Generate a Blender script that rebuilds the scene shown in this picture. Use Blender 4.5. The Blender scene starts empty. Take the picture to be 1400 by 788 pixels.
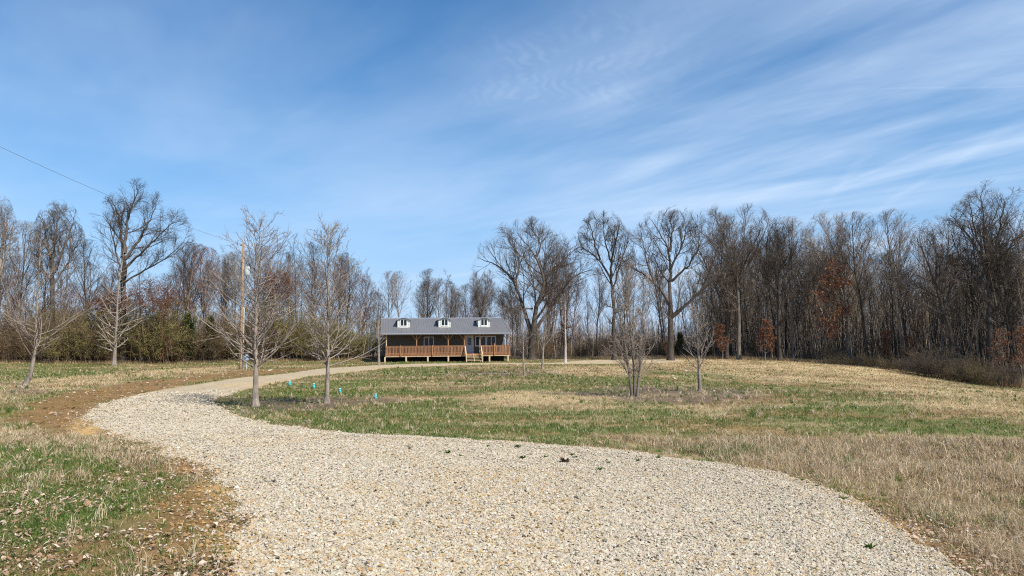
import bpy, math, random
import numpy as np
from mathutils import Matrix, Vector, Euler

R = math.radians
rng = np.random.default_rng(11)
random.seed(11)
scene = bpy.context.scene
COL = scene.collection

# ------------------------------------------------------------------ camera
CAM_Z = 1.65
PITCH, ROLL = math.atan(86 / 1000), R(-0.6)
cam_d = bpy.data.cameras.new('camera')
cam = bpy.data.objects.new('camera', cam_d)
COL.objects.link(cam)
cam.location = (0, 0, CAM_Z)
ROT = Matrix.Rotation(R(90) + PITCH, 3, 'X') @ Matrix.Rotation(ROLL, 3, 'Z')
cam.rotation_euler = ROT.to_euler()
cam_d.sensor_width = 36
cam_d.lens = 36 * 1000 / 1400
cam_d.clip_start = 0.1
cam_d.clip_end = 9000
scene.camera = cam


def ray(px, py):
    v = ROT @ Vector(((px - 700) / 1000, -(py - 394) / 1000, -1))
    return v / v.y


# ------------------------------------------------------------------ noise (numpy)
def _hash(ix, iy, seed):
    h = (ix.astype(np.int64) * 374761393 + iy.astype(np.int64) * 668265263 + seed * 1442695041) & 0x7fffffff
    h = ((h ^ (h >> 13)) * 1274126177) & 0x7fffffff
    h = h ^ (h >> 16)
    return (h & 0xffffff) / float(0xffffff)


def vnoise(x, y, s, seed=0):
    x = x / s
    y = y / s
    ix, iy = np.floor(x), np.floor(y)
    fx, fy = x - ix, y - iy
    fx = fx * fx * (3 - 2 * fx)
    fy = fy * fy * (3 - 2 * fy)
    a = _hash(ix, iy, seed)
    b = _hash(ix + 1, iy, seed)
    c = _hash(ix, iy + 1, seed)
    d = _hash(ix + 1, iy + 1, seed)
    return (a * (1 - fx) + b * fx) * (1 - fy) + (c * (1 - fx) + d * fx) * fy


def fbm(x, y, s, seed=0, o=4):
    t, a, n = 0, 1.0, 0
    for k in range(o):
        t = t + a * vnoise(x * (1 + .01 * k) + 17 * k, y + 31 * k, s / 2 ** k, seed + k)
        n += a
        a *= .55
    return t / n


def sstep(a, b, x):
    t = np.clip((x - a) / (b - a), 0, 1)
    return t * t * (3 - 2 * t)


# ------------------------------------------------------------------ terrain
CTRL = [(0, 0, 0), (4, 6, 0), (-4, 6, .03), (0, 12, 0), (8, 12, -.12), (-8, 12, .03), (0, 20, .0), (-8, 20, -.02), (-14, 30, 0),
        (0, 35, .05), (12, 25, -.15), (22, 25, -.7), (14, 8, -.3), (-12, 6, .05), (0, -20, 0), (-20, -20, 0), (20, -20, -.4), (60, 60, -3.0),
        (44, 20, -1.7), (-40, 20, .1), (-60, 60, .2), (0, 180, 1.0), (-110, 150, .8), (130, 140, -3.2), (90, 90, -3.4), (-120, 60, .3), (110, 30, -3)]


def ctrl_px(px, py, Y):
    v = ray(px, py)
    CTRL.append((v.x * Y, Y, CAM_Z + v.z * Y))


for c in [(610, 495, 85), (440, 506, 64), (1000, 491, 100), (860, 492.5, 97), (1100, 494, 93), (1200, 503, 88), (1300, 515, 82), (1400, 531, 74),
          (150, 498, 84), (0, 498, 80), (300, 497, 86), (1200, 545, 36), (1100, 520, 55), (1350, 560, 32)]:
    ctrl_px(*c)
CT = np.array(CTRL)
_c = 9.0
_A = np.sqrt(((CT[:, None, :2] - CT[None, :, :2]) ** 2).sum(-1) + _c * _c) - 60
_A = _A + np.eye(len(CT)) * 0.8
_W = np.linalg.solve(_A, CT[:, 2])


def height(x, y):
    x = np.asarray(x, float)
    y = np.asarray(y, float)
    z = np.zeros_like(x)
    for (cx, cy, _), w in zip(CT, _W):
        z = z + w * (np.sqrt((x - cx) ** 2 + (y - cy) ** 2 + _c * _c) - 60)
    r = np.hypot(x, y)
    k = 1 - sstep(150, 420, r)
    z = z * k - .4 * (1 - k)
    # small undulation, fading with distance from the lawn
    z = z + (vnoise(x, y, 5.5, 3) - .5) * .10 * sstep(2, 12, r) + (vnoise(x, y, .8, 5) - .5) * .035
    # shallow washed ditch at the outside of the bend, and the clay lump beside it
    z = z - .20 * np.exp(-(((x + 9.9) / .55) ** 2 + ((y - 16.2) / .75) ** 2))
    z = z + .20 * np.exp(-(((x + 9.35) / .38) ** 2 + ((y - 16.0) / .5) ** 2)) * (.6 + .8 * vnoise(x, y, .3, 9))
    return z


def H1(x, y):
    return float(height(np.array([x]), np.array([y]))[0])


def ground(px, py, lo=3.0, hi=140.0):
    v = ray(px, py)
    ds = np.geomspace(lo, hi, 1400)
    zz = CAM_Z + v.z * ds - height(v.x * ds, ds)
    i = np.argmax(zz < 0)
    d = ds[i] if zz[i] < 0 else hi
    return v.x * d, d


def gpts(lst):
    return [ground(*p) for p in lst]


# ------------------------------------------------------------------ areas of the ground (world space outlines)
def sdf(poly, x, y):
    """signed distance, positive inside"""
    P = np.array(poly, float)
    d = np.full(x.shape, 1e9)
    ins = np.zeros(x.shape, bool)
    n = len(P)
    for i in range(n):
        ax, ay = P[i]
        bx, by = P[(i + 1) % n]
        ex, ey = bx - ax, by - ay
        t = np.clip(((x - ax) * ex + (y - ay) * ey) / (ex * ex + ey * ey + 1e-12), 0, 1)
        d = np.minimum(d, (x - ax - t * ex) ** 2 + (y - ay - t * ey) ** 2)
        c = ((ay > y) != (by > y)) & (x < (bx - ax) * (y - ay) / (by - ay + 1e-12) + ax)
        ins ^= c
    return np.where(ins, 1, -1) * np.sqrt(d)


def smooth_poly(P, it=2):
    P = [tuple(p) for p in P]
    for _ in range(it):
        Q = []
        for i in range(len(P)):
            a, b = P[i], P[(i + 1) % len(P)]
            Q.append((a[0] * .75 + b[0] * .25, a[1] * .75 + b[1] * .25))
            Q.append((a[0] * .25 + b[0] * .75, a[1] * .25 + b[1] * .75))
        P = Q
    return P


outer = gpts([(348, 786), (338, 740), (318, 690), (298, 655), (255, 624), (200, 607), (150, 592), (118, 578), (120, 566), (150, 552), (200, 538), (260, 526.5), (330, 517), (400, 510)])
inner = gpts([(1288, 786), (1240, 747), (1198, 705), (1140, 673), (1080, 653), (1000, 638), (900, 624), (800, 613), (700, 606), (600, 600), (500, 596), (420, 590), (350, 577), (302, 562), (288, 552), (302, 543), (345, 532), (400, 520.5), (440, 513)])
DRIVE = ([(-2.4, -6), (-2.2, 3)] + outer + [(-18.0, 66), (-16.2, 72), (-13, 76.2), (-7, 79.3), (0, 80.6), (4.5, 83), (7, 91), (13, 99), (21, 98), (22, 92), (17, 86), (9, 80.5), (0, 76.6), (-6, 74), (-10, 69.5), (-12.3, 64)]
         + inner[::-1] + [(3.4, 3), (4.2, -6)])
DRIVE_S = smooth_poly(DRIVE, 1)


def drive_sd(x, y):
    s = sdf(DRIVE_S, x, y)
    return s + (vnoise(x, y, .9, 21) - .5) * .35 + (vnoise(x, y, .22, 22) - .5) * .18


# each entry: outline in photo pixels -> world, softness (m)
def area(px, soft):
    return (gpts(px), soft)


GREEN = [
    area([(-30, 604), (60, 606), (125, 617), (205, 636), (235, 662), (215, 700), (130, 712), (60, 742), (-60, 745)], .45),
    area([(288, 552), (330, 545), (420, 560), (620, 565), (760, 590), (860, 606), (800, 614), (600, 602), (420, 592), (330, 573)], 1.2),
    area([(700, 560), (1020, 562), (1080, 580), (1030, 592), (760, 588)], 1.0),
    area([(1010, 562), (1150, 568), (1260, 580), (1400, 572), (1450, 600), (1100, 592)], 2.0),
    area([(300, 536), (480, 522), (560, 540), (420, 556)], 2.0),
    area([(510, 503), (600, 503), (640, 507), (560, 512)], 2.0),
    area([(760, 516), (860, 514), (930, 521), (900, 528), (800, 528), (740, 524)], 2.0),
    area([(0, 510), (60, 503), (170, 508), (110, 516), (60, 526), (0, 528)], 1.2),
    area([(0, 555), (60, 548), (90, 555), (40, 566), (-20, 570)], .8),
    area([(1280, 520), (1400, 545), (1440, 580), (1330, 560)], 2.5),
    area([(880, 600), (1010, 602), (1000, 622), (900, 618)], .5),
    area([(780, 607), (900, 619), (1000, 634), (1090, 651), (1140, 668), (1155, 662), (1080, 643), (1000, 626), (900, 610)], .25),
    area([(560, 560), (760, 563), (980, 566), (1000, 596), (800, 598), (600, 596)], 1.0),
    area([(1060, 536), (1180, 530), (1290, 548), (1200, 562), (1080, 556)], 1.5),
    area([(520, 494), (640, 496), (690, 493), (690, 496.2), (540, 498)], .8),
]
STRAW = [
    area([(650, 540), (740, 536), (830, 543), (800, 556), (690, 555)], 1.5),
    area([(870, 492), (1000, 491.5), (1120, 496), (1240, 508), (1400, 538), (1400, 556), (1250, 536), (1100, 522), (960, 512), (850, 503)], 5),
    area([(750, 503), (850, 500), (870, 512), (800, 517), (740, 512)], 2.0),
    area([(0, 522), (120, 514), (250, 504), (330, 501), (330, 508), (200, 518), (110, 530), (0, 545)], 1.5),
    area([(1180, 540), (1300, 532), (1420, 556), (1420, 570), (1250, 558)], 2.0),
    area([(940, 558), (1010, 560), (1000, 570), (950, 570)], .6),
    area([(820, 598), (1000, 603), (1200, 600), (1480, 602), (1480, 680), (1250, 660), (1100, 640), (960, 622)], .6),
    area([(1080, 640), (1250, 640), (1480, 650), (1500, 800), (1330, 800), (1240, 720), (1170, 670)], .5),
    area([(-30, 590), (60, 588), (150, 598), (230, 625), (200, 640), (110, 618), (-30, 608)], .3),
]
TALL = [
    area([(820, 600), (1000, 603), (1200, 601), (1480, 603), (1500, 800), (1330, 800), (1265, 740), (1200, 680), (1100, 646), (1000, 630), (900, 616)], .5),
    area([(-30, 592), (60, 590), (150, 600), (240, 632), (200, 642), (110, 618), (-30, 606)], .3),
]
DIRT = [
    area([(300, 652), (255, 624), (200, 607), (150, 592), (116, 578), (150, 551), (260, 525), (400, 508.5), (440, 503), (330, 506.5), (200, 520), (120, 533), (40, 552), (10, 575), (60, 584), (130, 598), (210, 625), (270, 660)], .5),
    area([(255, 660), (300, 650), (350, 800), (270, 800), (235, 740), (215, 700)], .4),
    area([(1288, 790), (1240, 747), (1198, 706), (1150, 676), (1215, 682), (1290, 715), (1370, 760), (1400, 795)], .3),
]
CLAY = [
    area([(285, 640), (305, 650), (350, 740), (355, 788), (330, 788), (318, 720)], .25),
    area([(100, 592), (96, 580), (120, 572), (135, 588), (125, 598)], .4),
    area([(1200, 706), (1290, 788), (1310, 788), (1225, 712)], .2),
]
MULCH = [
    area([(790, 540), (850, 528), (960, 527), (1060, 535), (1040, 545), (940, 552), (860, 549)], 1.0),
    area([(240, 556), (340, 546), (460, 540), (540, 548), (450, 562), (340, 567)], 1.0),
    area([(0, 530), (60, 528), (60, 538), (0, 541)], .7),
    area([(590, 510), (720, 506), (780, 510), (700, 516)], 3),
]
LITTER = [
    area([(-40, 690), (110, 672), (215, 640), (275, 645), (310, 690), (350, 800), (-80, 800)], .8),
    area([(1190, 690), (1290, 730), (1450, 720), (1450, 800), (1290, 800)], .5),
]
# woods floor (world)
EDGE_L = [(-130, 70), (-64, 82), (-58, 86), (-44, 89), (-30, 92), (-18, 100), (-16.5, 104), (0, 106), (18, 106), (30, 100), (37, 94.5), (44, 89), (49, 83.5), (52, 76), (62, 66), (140, 40)]
WOODS = EDGE_L + [(160, 220), (-180, 220)]


def amask(lst, x, y, j=.6, seed=40):
    m = np.zeros(x.shape)
    for k, (P, soft) in enumerate(lst):
        A = np.array(P)
        b = max(soft * 4, 1)
        sel = (x > A[:, 0].min() - b) & (x < A[:, 0].max() + b) & (y > A[:, 1].min() - b) & (y < A[:, 1].max() + b)
        if not sel.any():
            continue
        s = sdf(P, x[sel], y[sel]) + (fbm(x[sel], y[sel], max(soft * 2.2, .5), seed + k, 3) - .5) * soft * 3 * j
        m[sel] = np.maximum(m[sel], sstep(-soft, soft, s))
    return m


def masks(x, y):
    n1 = fbm(x, y, 3.2, 60, 4)
    n2 = fbm(x, y, .55, 70, 3)
    streak = fbm(x * .35 + y * .12, y * 1.6, 1.6, 77, 3)
    g = amask(GREEN, x, y)
    s = amask(STRAW, x, y)
    li = amask(LITTER, x, y)
    mot = fbm(x, y * 1.5, 1.0, 150, 3)
    g = g * (.5 + .85 * sstep(.34, .58, mot * .6 + n1 * .4))
    base_g = sstep(.43, .60, n1 * .6 + mot * .4) * .95 * (1 - .8 * li)
    base_s = sstep(.50, .70, streak) * .9
    g = np.clip(np.maximum(g * (.55 + .6 * n2), base_g * .85) * (1 - .65 * s), 0, 1)
    s = np.clip(np.maximum(s * (.70 + .4 * n2), base_s * .7) * (1 - .5 * g), 0, 1)
    d = amask(DIRT, x, y)
    rust = sstep(.52, .66, fbm(x, y * 1.4, 2.4, 160, 3))
    c = amask(CLAY, x, y)
    m = np.clip(amask(MULCH, x, y) * (.70 + .45 * n2), 0, 1)
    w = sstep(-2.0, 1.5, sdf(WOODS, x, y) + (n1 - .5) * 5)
    return dict(g=g, s=s, d=d, c=c, m=m, l=li, w=w, n1=n1, n2=n2, r=rust)


def lerp3(a, b, t):
    return a + (np.asarray(b) - a) * t[:, None]


# ------------------------------------------------------------------ object helpers
def link(name, data, parent=None):
    o = bpy.data.objects.new(name, data)
    COL.objects.link(o)
    if parent is not None:
        o.parent = parent
    return o


def tag(o, label=None, cat=None, group=None, kind=None):
    if label:
        o['label'] = label
    if cat:
        o['category'] = cat
    if group:
        o['group'] = group
    if kind:
        o['kind'] = kind
    return o


def empty(name, loc, rz=0, sc=1):
    o = bpy.data.objects.new(name, None)
    COL.objects.link(o)
    o.empty_display_size = .3
    o.location = loc
    o.rotation_euler = (0, 0, rz)
    o.scale = (sc, sc, sc) if not isinstance(sc, tuple) else sc
    return o


def np_mesh(name, V, faces, mat=None, colors=None, smooth=False):
    """faces: int array (n,3) or (n,4), or list of such arrays"""
    me = bpy.data.meshes.new(name)
    if not isinstance(faces, (list, tuple)):
        faces = [faces]
    faces = [f for f in faces if len(f)]
    nl = sum(f.size for f in faces)
    nf = sum(len(f) for f in faces)
    me.vertices.add(len(V))
    me.vertices.foreach_set('co', np.ascontiguousarray(V, np.float32).ravel())
    me.loops.add(nl)
    me.loops.foreach_set('vertex_index', np.concatenate([f.ravel() for f in faces]).astype(np.int32))
    me.polygons.add(nf)
    st, p = [], 0
    for f in faces:
        k = f.shape[1]
        st.append(np.arange(len(f)) * k + p)
        p += f.size
    me.polygons.foreach_set('loop_start', np.concatenate(st).astype(np.int32))
    if smooth:
        me.polygons.foreach_set('use_smooth', np.ones(nf, bool))
    else:
        me.polygons.foreach_set('use_smooth', np.zeros(nf, bool))
    me.update(calc_edges=True)
    if colors is not None:
        at = me.color_attributes.new('col', 'FLOAT_COLOR', 'POINT')
        c4 = np.ones((len(V), 4), np.float32)
        c4[:, :3] = colors
        at.data.foreach_set('color', c4.ravel())
    if mat:
        me.materials.append(mat)
    return me


class MB:
    """collects boxes, bars, tubes and free faces for ONE mesh"""

    def __init__(s):
        s.v, s.f = [], []

    def add(s, verts, faces):
        n = len(s.v)
        s.v += [tuple(p) for p in verts]
        s.f += [tuple(i + n for i in f) for f in faces]

    def box(s, x0, x1, y0, y1, z0, z1):
        s.add([(x0, y0, z0), (x1, y0, z0), (x1, y1, z0), (x0, y1, z0), (x0, y0, z1), (x1, y0, z1), (x1, y1, z1), (x0, y1, z1)],
              [(0, 3, 2, 1), (4, 5, 6, 7), (0, 1, 5, 4), (1, 2, 6, 5), (2, 3, 7, 6), (3, 0, 4, 7)])

    def bar(s, a, b, w, t, up=(0, 0, 1)):
        a, b = Vector(a), Vector(b)
        d = (b - a).normalized()
        u = Vector(up)
        sd = d.cross(u)
        if sd.length < 1e-4:
            sd = d.cross(Vector((1, 0, 0)))
        sd.normalize()
        n = sd.cross(d)
        sd, n = sd * w / 2, n * t / 2
        s.add([a - sd - n, a + sd - n, a + sd + n, a - sd + n, b - sd - n, b + sd - n, b + sd + n, b - sd + n],
              [(0, 3, 2, 1), (4, 5, 6, 7), (0, 1, 5, 4), (1, 2, 6, 5), (2, 3, 7, 6), (3, 0, 4, 7)])

    def tube(s, pts, rad, n=12, cap=True):
        pts = [Vector(p) for p in pts]
        if not isinstance(rad, (list, tuple)):
            rad = [rad] * len(pts)
        vs, fs = [], []
        for i, p in enumerate(pts):
            d = (pts[min(i + 1, len(pts) - 1)] - pts[max(i - 1, 0)]).normalized()
            a = d.cross(Vector((0, 1, 0)) if abs(d.y) < .9 else Vector((1, 0, 0))).normalized()
            b = d.cross(a)
            for k in range(n):
                t = 2 * math.pi * k / n
                vs.append(p + (a * math.cos(t) + b * math.sin(t)) * rad[i])
        for i in range(len(pts) - 1):
            for k in range(n):
                q = (k + 1) % n
                fs.append((i * n + k, i * n + q, (i + 1) * n + q, (i + 1) * n + k))
        if cap:
            fs.append(tuple(range(n - 1, -1, -1)))
            fs.append(tuple(range((len(pts) - 1) * n, len(pts) * n)))
        s.add(vs, fs)

    def build(s, name, mat, parent=None, bevel=0, smooth=False):
        me = bpy.data.meshes.new(name)
        me.from_pydata(s.v, [], s.f)
        me.materials.append(mat)
        if smooth:
            for p in me.polygons:
                p.use_smooth = len(p.vertices) == 4
        me.update()
        o = link(name, me, parent)
        if bevel:
            m = o.modifiers.new('bevel', 'BEVEL')
            m.width = bevel
            m.segments = 1
            m.limit_method = 'ANGLE'
        return o


# ------------------------------------------------------------------ materials
def new_mat(name):
    m = bpy.data.materials.new(name)
    m.use_nodes = True
    nt = m.node_tree
    b = nt.nodes['Principled BSDF']
    b.inputs['Specular IOR Level'].default_value = .25
    return m, nt, b


def N(nt, typ, **kw):
    n = nt.nodes.new(typ)
    for k, v in kw.items():
        if k in n.inputs.keys():
            n.inputs[k].default_value = v
        else:
            setattr(n, k, v)
    return n


def plain(name, c, rough=.6, var=.25, scale=(8, 8, 8), metal=0, bump=0, spec=.3, rand=0, c2=None):
    """one colour broken up by two octaves of noise (object space)"""
    m, nt, b = new_mat(name)
    tc = N(nt, 'ShaderNodeTexCoord')
    mp = N(nt, 'ShaderNodeMapping')
    mp.inputs['Scale'].default_value = scale
    nt.links.new(tc.outputs['Object'], mp.inputs['Vector'])
    no = N(nt, 'ShaderNodeTexNoise', Scale=1.0, Detail=6.0, Roughness=.65)
    nt.links.new(mp.outputs[0], no.inputs['Vector'])
    rp = N(nt, 'ShaderNodeValToRGB')
    c = np.array(c)
    lo = c * (1 - var) if c2 is None else np.array(c2)
    rp.color_ramp.elements[0].position = .3
    rp.color_ramp.elements[1].position = .7
    rp.color_ramp.elements[0].color = (*np.clip(lo, 0, 1), 1)
    rp.color_ramp.elements[1].color = (*np.clip(c * (1 + var * .6), 0, 1), 1)
    nt.links.new(no.outputs['Fac'], rp.inputs['Fac'])
    out = rp.outputs['Color']
    if rand:
        oi = N(nt, 'ShaderNodeObjectInfo')
        mr = N(nt, 'ShaderNodeMapRange')
        mr.inputs['To Min'].default_value = 1 - rand
        mr.inputs['To Max'].default_value = 1 + rand
        nt.links.new(oi.outputs['Random'], mr.inputs['Value'])
        mx = N(nt, 'ShaderNodeVectorMath', operation='MULTIPLY')
        nt.links.new(out, mx.inputs[0])
        nt.links.new(mr.outputs[0], mx.inputs[1])
        out = mx.outputs[0]
    nt.links.new(out, b.inputs['Base Color'])
    b.inputs['Roughness'].default_value = rough
    b.inputs['Metallic'].default_value = metal
    b.inputs['Specular IOR Level'].default_value = spec
    if bump:
        bp = N(nt, 'ShaderNodeBump', Strength=bump, Distance=.02)
        nt.links.new(no.outputs['Fac'], bp.inputs['Height'])
        nt.links.new(bp.outputs[0], b.inputs['Normal'])
    return m


def col_mat(name, rough=.9, noise=0, nscale=30, bump=0, transl=0, spec=.15, dist=.02):
    m, nt, b = new_mat(name)
    at = N(nt, 'ShaderNodeAttribute', attribute_name='col')
    out = at.outputs['Color']
    b.inputs['Roughness'].default_value = rough
    b.inputs['Specular IOR Level'].default_value = spec
    if noise or bump:
        tc = N(nt, 'ShaderNodeTexCoord')
        no = N(nt, 'ShaderNodeTexNoise', Scale=nscale, Detail=8.0, Roughness=.7)
        nt.links.new(tc.outputs['Object'], no.inputs['Vector'])
        mr = N(nt, 'ShaderNodeMapRange')
        mr.inputs['From Min'].default_value = .3
        mr.inputs['From Max'].default_value = .7
        mr.inputs['To Min'].default_value = 1 - noise
        mr.inputs['To Max'].default_value = 1 + noise
        nt.links.new(no.outputs['Fac'], mr.inputs['Value'])
        mx = N(nt, 'ShaderNodeVectorMath', operation='MULTIPLY')
        nt.links.new(out, mx.inputs[0])
        nt.links.new(mr.outputs[0], mx.inputs[1])
        out = mx.outputs[0]
        if bump:
            bp = N(nt, 'ShaderNodeBump', Strength=bump, Distance=dist)
            nt.links.new(no.outputs['Fac'], bp.inputs['Height'])
            nt.links.new(bp.outputs[0], b.inputs['Normal'])
    nt.links.new(out, b.inputs['Base Color'])
    if transl:
        tr = N(nt, 'ShaderNodeBsdfTranslucent')
        nt.links.new(out, tr.inputs['Color'])
        ms = N(nt, 'ShaderNodeMixShader', Fac=transl)
        nt.links.new(b.outputs[0], ms.inputs[1])
        nt.links.new(tr.outputs[0], ms.inputs[2])
        nt.links.new(ms.outputs[0], nt.nodes['Material Output'].inputs['Surface'])
    return m


M_GROUND = col_mat('ground_soil', .95, .35, 14, .6, dist=.03)
M_BLADE = col_mat('grass_blade', .7, transl=.35, spec=.2)
M_LEAF = col_mat('dead_leaf', .8, transl=.15)
M_STONE = col_mat('limestone_chip', .85, .12, 90, spec=.2)


def gravel_mat():
    m, nt, b = new_mat('gravel_bed')
    at = N(nt, 'ShaderNodeAttribute', attribute_name='col')
    tc = N(nt, 'ShaderNodeTexCoord')
    vo = N(nt, 'ShaderNodeTexVoronoi', Scale=22.0)
    nt.links.new(tc.outputs['Object'], vo.inputs['Vector'])
    hs = N(nt, 'ShaderNodeSeparateColor')
    nt.links.new(vo.outputs['Color'], hs.inputs[0])
    rp = N(nt, 'ShaderNodeValToRGB')
    cr = rp.color_ramp
    cr.elements[0].color = (.45, .38, .28, 1)
    cr.elements[1].color = (1.15, 1.12, 1.08, 1)
    for p, c in ((.12, (.95, .8, .55, 1)), (.25, (1.02, .93, .8, 1)), (.6, (1.05, 1.02, .96, 1))):
        e = cr.elements.new(p)
        e.color = c
    nt.links.new(hs.outputs[0], rp.inputs['Fac'])
    mx = N(nt, 'ShaderNodeVectorMath', operation='MULTIPLY')
    nt.links.new(at.outputs['Color'], mx.inputs[0])
    nt.links.new(rp.outputs['Color'], mx.inputs[1])
    nt.links.new(mx.outputs[0], b.inputs['Base Color'])
    bp = N(nt, 'ShaderNodeBump', Strength=.9, Distance=.03, invert=True)
    nt.links.new(vo.outputs['Distance'], bp.inputs['Height'])
    nt.links.new(bp.outputs[0], b.inputs['Normal'])
    b.inputs['Roughness'].default_value = .95
    return m


M_GRAVEL = gravel_mat()


def bark(name, c, c2, rand=.25, sc=(5, 5, 1.2), bump=.6):
    return plain(name, c, .9, .4, sc, bump=bump, rand=rand, c2=c2, spec=.12)


M_BARK_DK = bark('dark_bark', (.082, .068, .056), (.032, .026, .022))
M_TWIG_DK = bark('dark_twig', (.122, .098, .08), (.062, .05, .041), sc=(1, 1, 1), bump=0)
M_BARK_MD = bark('grey_bark', (.20, .175, .145), (.085, .07, .055))
M_TWIG_MD = bark('grey_twig', (.245, .205, .17), (.115, .093, .078), sc=(1, 1, 1), bump=0)
M_TWIG_RED = bark('budding_twig', (.21, .115, .085), (.11, .06, .045), sc=(1, 1, 1), bump=0)
M_BARK_PALE = bark('pale_bark', (.31, .265, .215), (.11, .088, .07), sc=(9, 9, 3), rand=.1)
M_BARK_WHITE = bark('white_bark', (.50, .46, .40), (.24, .21, .18), sc=(9, 9, 3), rand=.1)
M_TWIG_PALE = bark('pale_twig', (.40, .345, .285), (.20, .165, .13), sc=(2, 2, 2), bump=0, rand=.1)
M_TWIG_YARD = bark('yard_twig', (.285, .24, .198), (.14, .11, .09), sc=(2, 2, 2), bump=0, rand=.1)
M_POLE_PALE = bark('pale_pole', (.36, .30, .23), (.15, .12, .09), sc=(1, 1, .3), bump=0)
M_BRUSH = bark('brush_stem', (.20, .15, .095), (.10, .07, .045), sc=(1, 1, 1), bump=0)
M_VINE = bark('vine_stem', (.16, .08, .05), (.08, .042, .03), sc=(1, 1, 1), bump=0)

# ------------------------------------------------------------------ ground sheet and gravel drive
th_f = np.arange(-43, 43.01, .2)
th_b = np.concatenate([np.arange(47, 313.1, 5)])
TH = np.radians(np.concatenate([th_f, th_b]))
RR = np.concatenate([[.05, .4, .8, 1.2, 1.6], np.geomspace(2, 180, 460), np.geomspace(200, 5000, 22)])
gt, gr = np.meshgrid(TH, RR)
GX, GY = (gr * np.sin(gt)).ravel(), (gr * np.cos(gt)).ravel()
GZ = height(GX, GY)
nc, nr = len(TH), len(RR)
ii, jj = np.meshgrid(np.arange(nr - 1), np.arange(nc), indexing='ij')
j2 = (jj + 1) % nc
QUADS = np.stack([ii * nc + jj, ii * nc + j2, (ii + 1) * nc + j2, (ii + 1) * nc + jj], -1).reshape(-1, 4)[:, ::-1]
mk = masks(GX, GY)
n_f = fbm(GX, GY, .25, 90, 2)
colr = np.tile(np.array([.185, .135, .06]), (len(GX), 1)) * (.75 + .5 * mk['n2'])[:, None]
colr = lerp3(colr, (.085, .125, .025), mk['g'] * .85)
colr = lerp3(colr, (.58, .455, .265), mk['s'] * .85)
colr = lerp3(colr, (.25, .145, .06), mk['r'] * .55)
colr = lerp3(colr, (.105, .075, .06), mk['m'] * .8)
dirtc = np.array([.205, .118, .045]) * (.6 + .75 * n_f)[:, None]
colr = colr + (dirtc - colr) * (mk['d'] * (.7 + .3 * mk['n2']))[:, None]
colr = lerp3(colr, (.43, .275, .11), mk['c'] * sstep(.22, .5, mk['n2']))
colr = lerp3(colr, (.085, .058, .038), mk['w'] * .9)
tallm = amask(TALL, GX, GY)
colr = lerp3(colr, (.11, .075, .038), tallm * .85 * (1 - mk['c']))
SD = drive_sd(GX, GY)
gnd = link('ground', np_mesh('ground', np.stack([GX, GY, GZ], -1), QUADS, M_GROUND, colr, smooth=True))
tag(gnd, kind='structure')


def drive_lift(sd):
    return np.where(sd > 0, .012 + .06 * sstep(0, .9, sd), np.maximum(-.10, .012 + sd * .35))


def rut(x, y, sd):
    return -.018 * np.exp(-((sd - 1.3) / .35) ** 2)


def surf(x, y):
    sd = drive_sd(x, y)
    return height(x, y) + np.maximum(drive_lift(sd) + rut(x, y, sd), 0)


keep = (SD[QUADS] > -.45).all(1) & (np.hypot(GX, GY)[QUADS] < 170).all(1)
dq = QUADS[keep]
used, inv = np.unique(dq.ravel(), return_inverse=True)
dq = inv.reshape(-1, 4)
dx, dy, dsd = GX[used], GY[used], SD[used]
dz = GZ[used] + drive_lift(dsd) + rut(dx, dy, dsd)
dn = fbm(dx, dy, 2.2, 101, 4)
dn2 = fbm(dx, dy, .5, 105, 2)
dcol = np.tile(np.array([.415, .355, .255]), (len(dx), 1)) * (.88 + .22 * dn2)[:, None]
dcol = lerp3(dcol, (.50, .38, .21), sstep(.52, .72, dn) * .5)
dcol = lerp3(dcol, (.40, .27, .12), (1 - sstep(.0, .45, dsd)) * .75)
drv = link('gravel_driveway', np_mesh('gravel_driveway', np.stack([dx, dy, dz], -1), dq, M_GRAVEL, dcol, smooth=True))
tag(drv, kind='structure')


# ------------------------------------------------------------------ scattered stuff
def logpolar(n, r0, r1, half):
    t = rng.uniform(-R(half), R(half), n)
    r = r0 * (r1 / r0) ** rng.uniform(0, 1, n)
    return r * np.sin(t), r * np.cos(t), r


ICO_V = []
_p = (1 + 5 ** .5) / 2
for a, b in ((1, _p), (-1, _p), (1, -_p), (-1, -_p)):
    ICO_V += [(0, a, b), (a, b, 0), (b, 0, a)]
ICO_V = np.array(ICO_V) / math.hypot(1, _p)


def _hull_faces(V):
    F = []
    n = len(V)
    for i in range(n):
        for j in range(i + 1, n):
            for k in range(j + 1, n):
                nn = np.cross(V[j] - V[i], V[k] - V[i])
                s = (V - V[i]) @ nn
                if (s < 1e-6).all():
                    F.append((i, j, k))
                elif (s > -1e-6).all():
                    F.append((i, k, j))
    return np.array(F)


ICO_F = _hull_faces(ICO_V)


OCT_V = np.array([(1, 0, 0), (-1, 0, 0), (0, 1, 0), (0, -1, 0), (0, 0, 1), (0, 0, -1)], float)
OCT = (OCT_V, _hull_faces(OCT_V))
ICO = (ICO_V, ICO_F)


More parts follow.
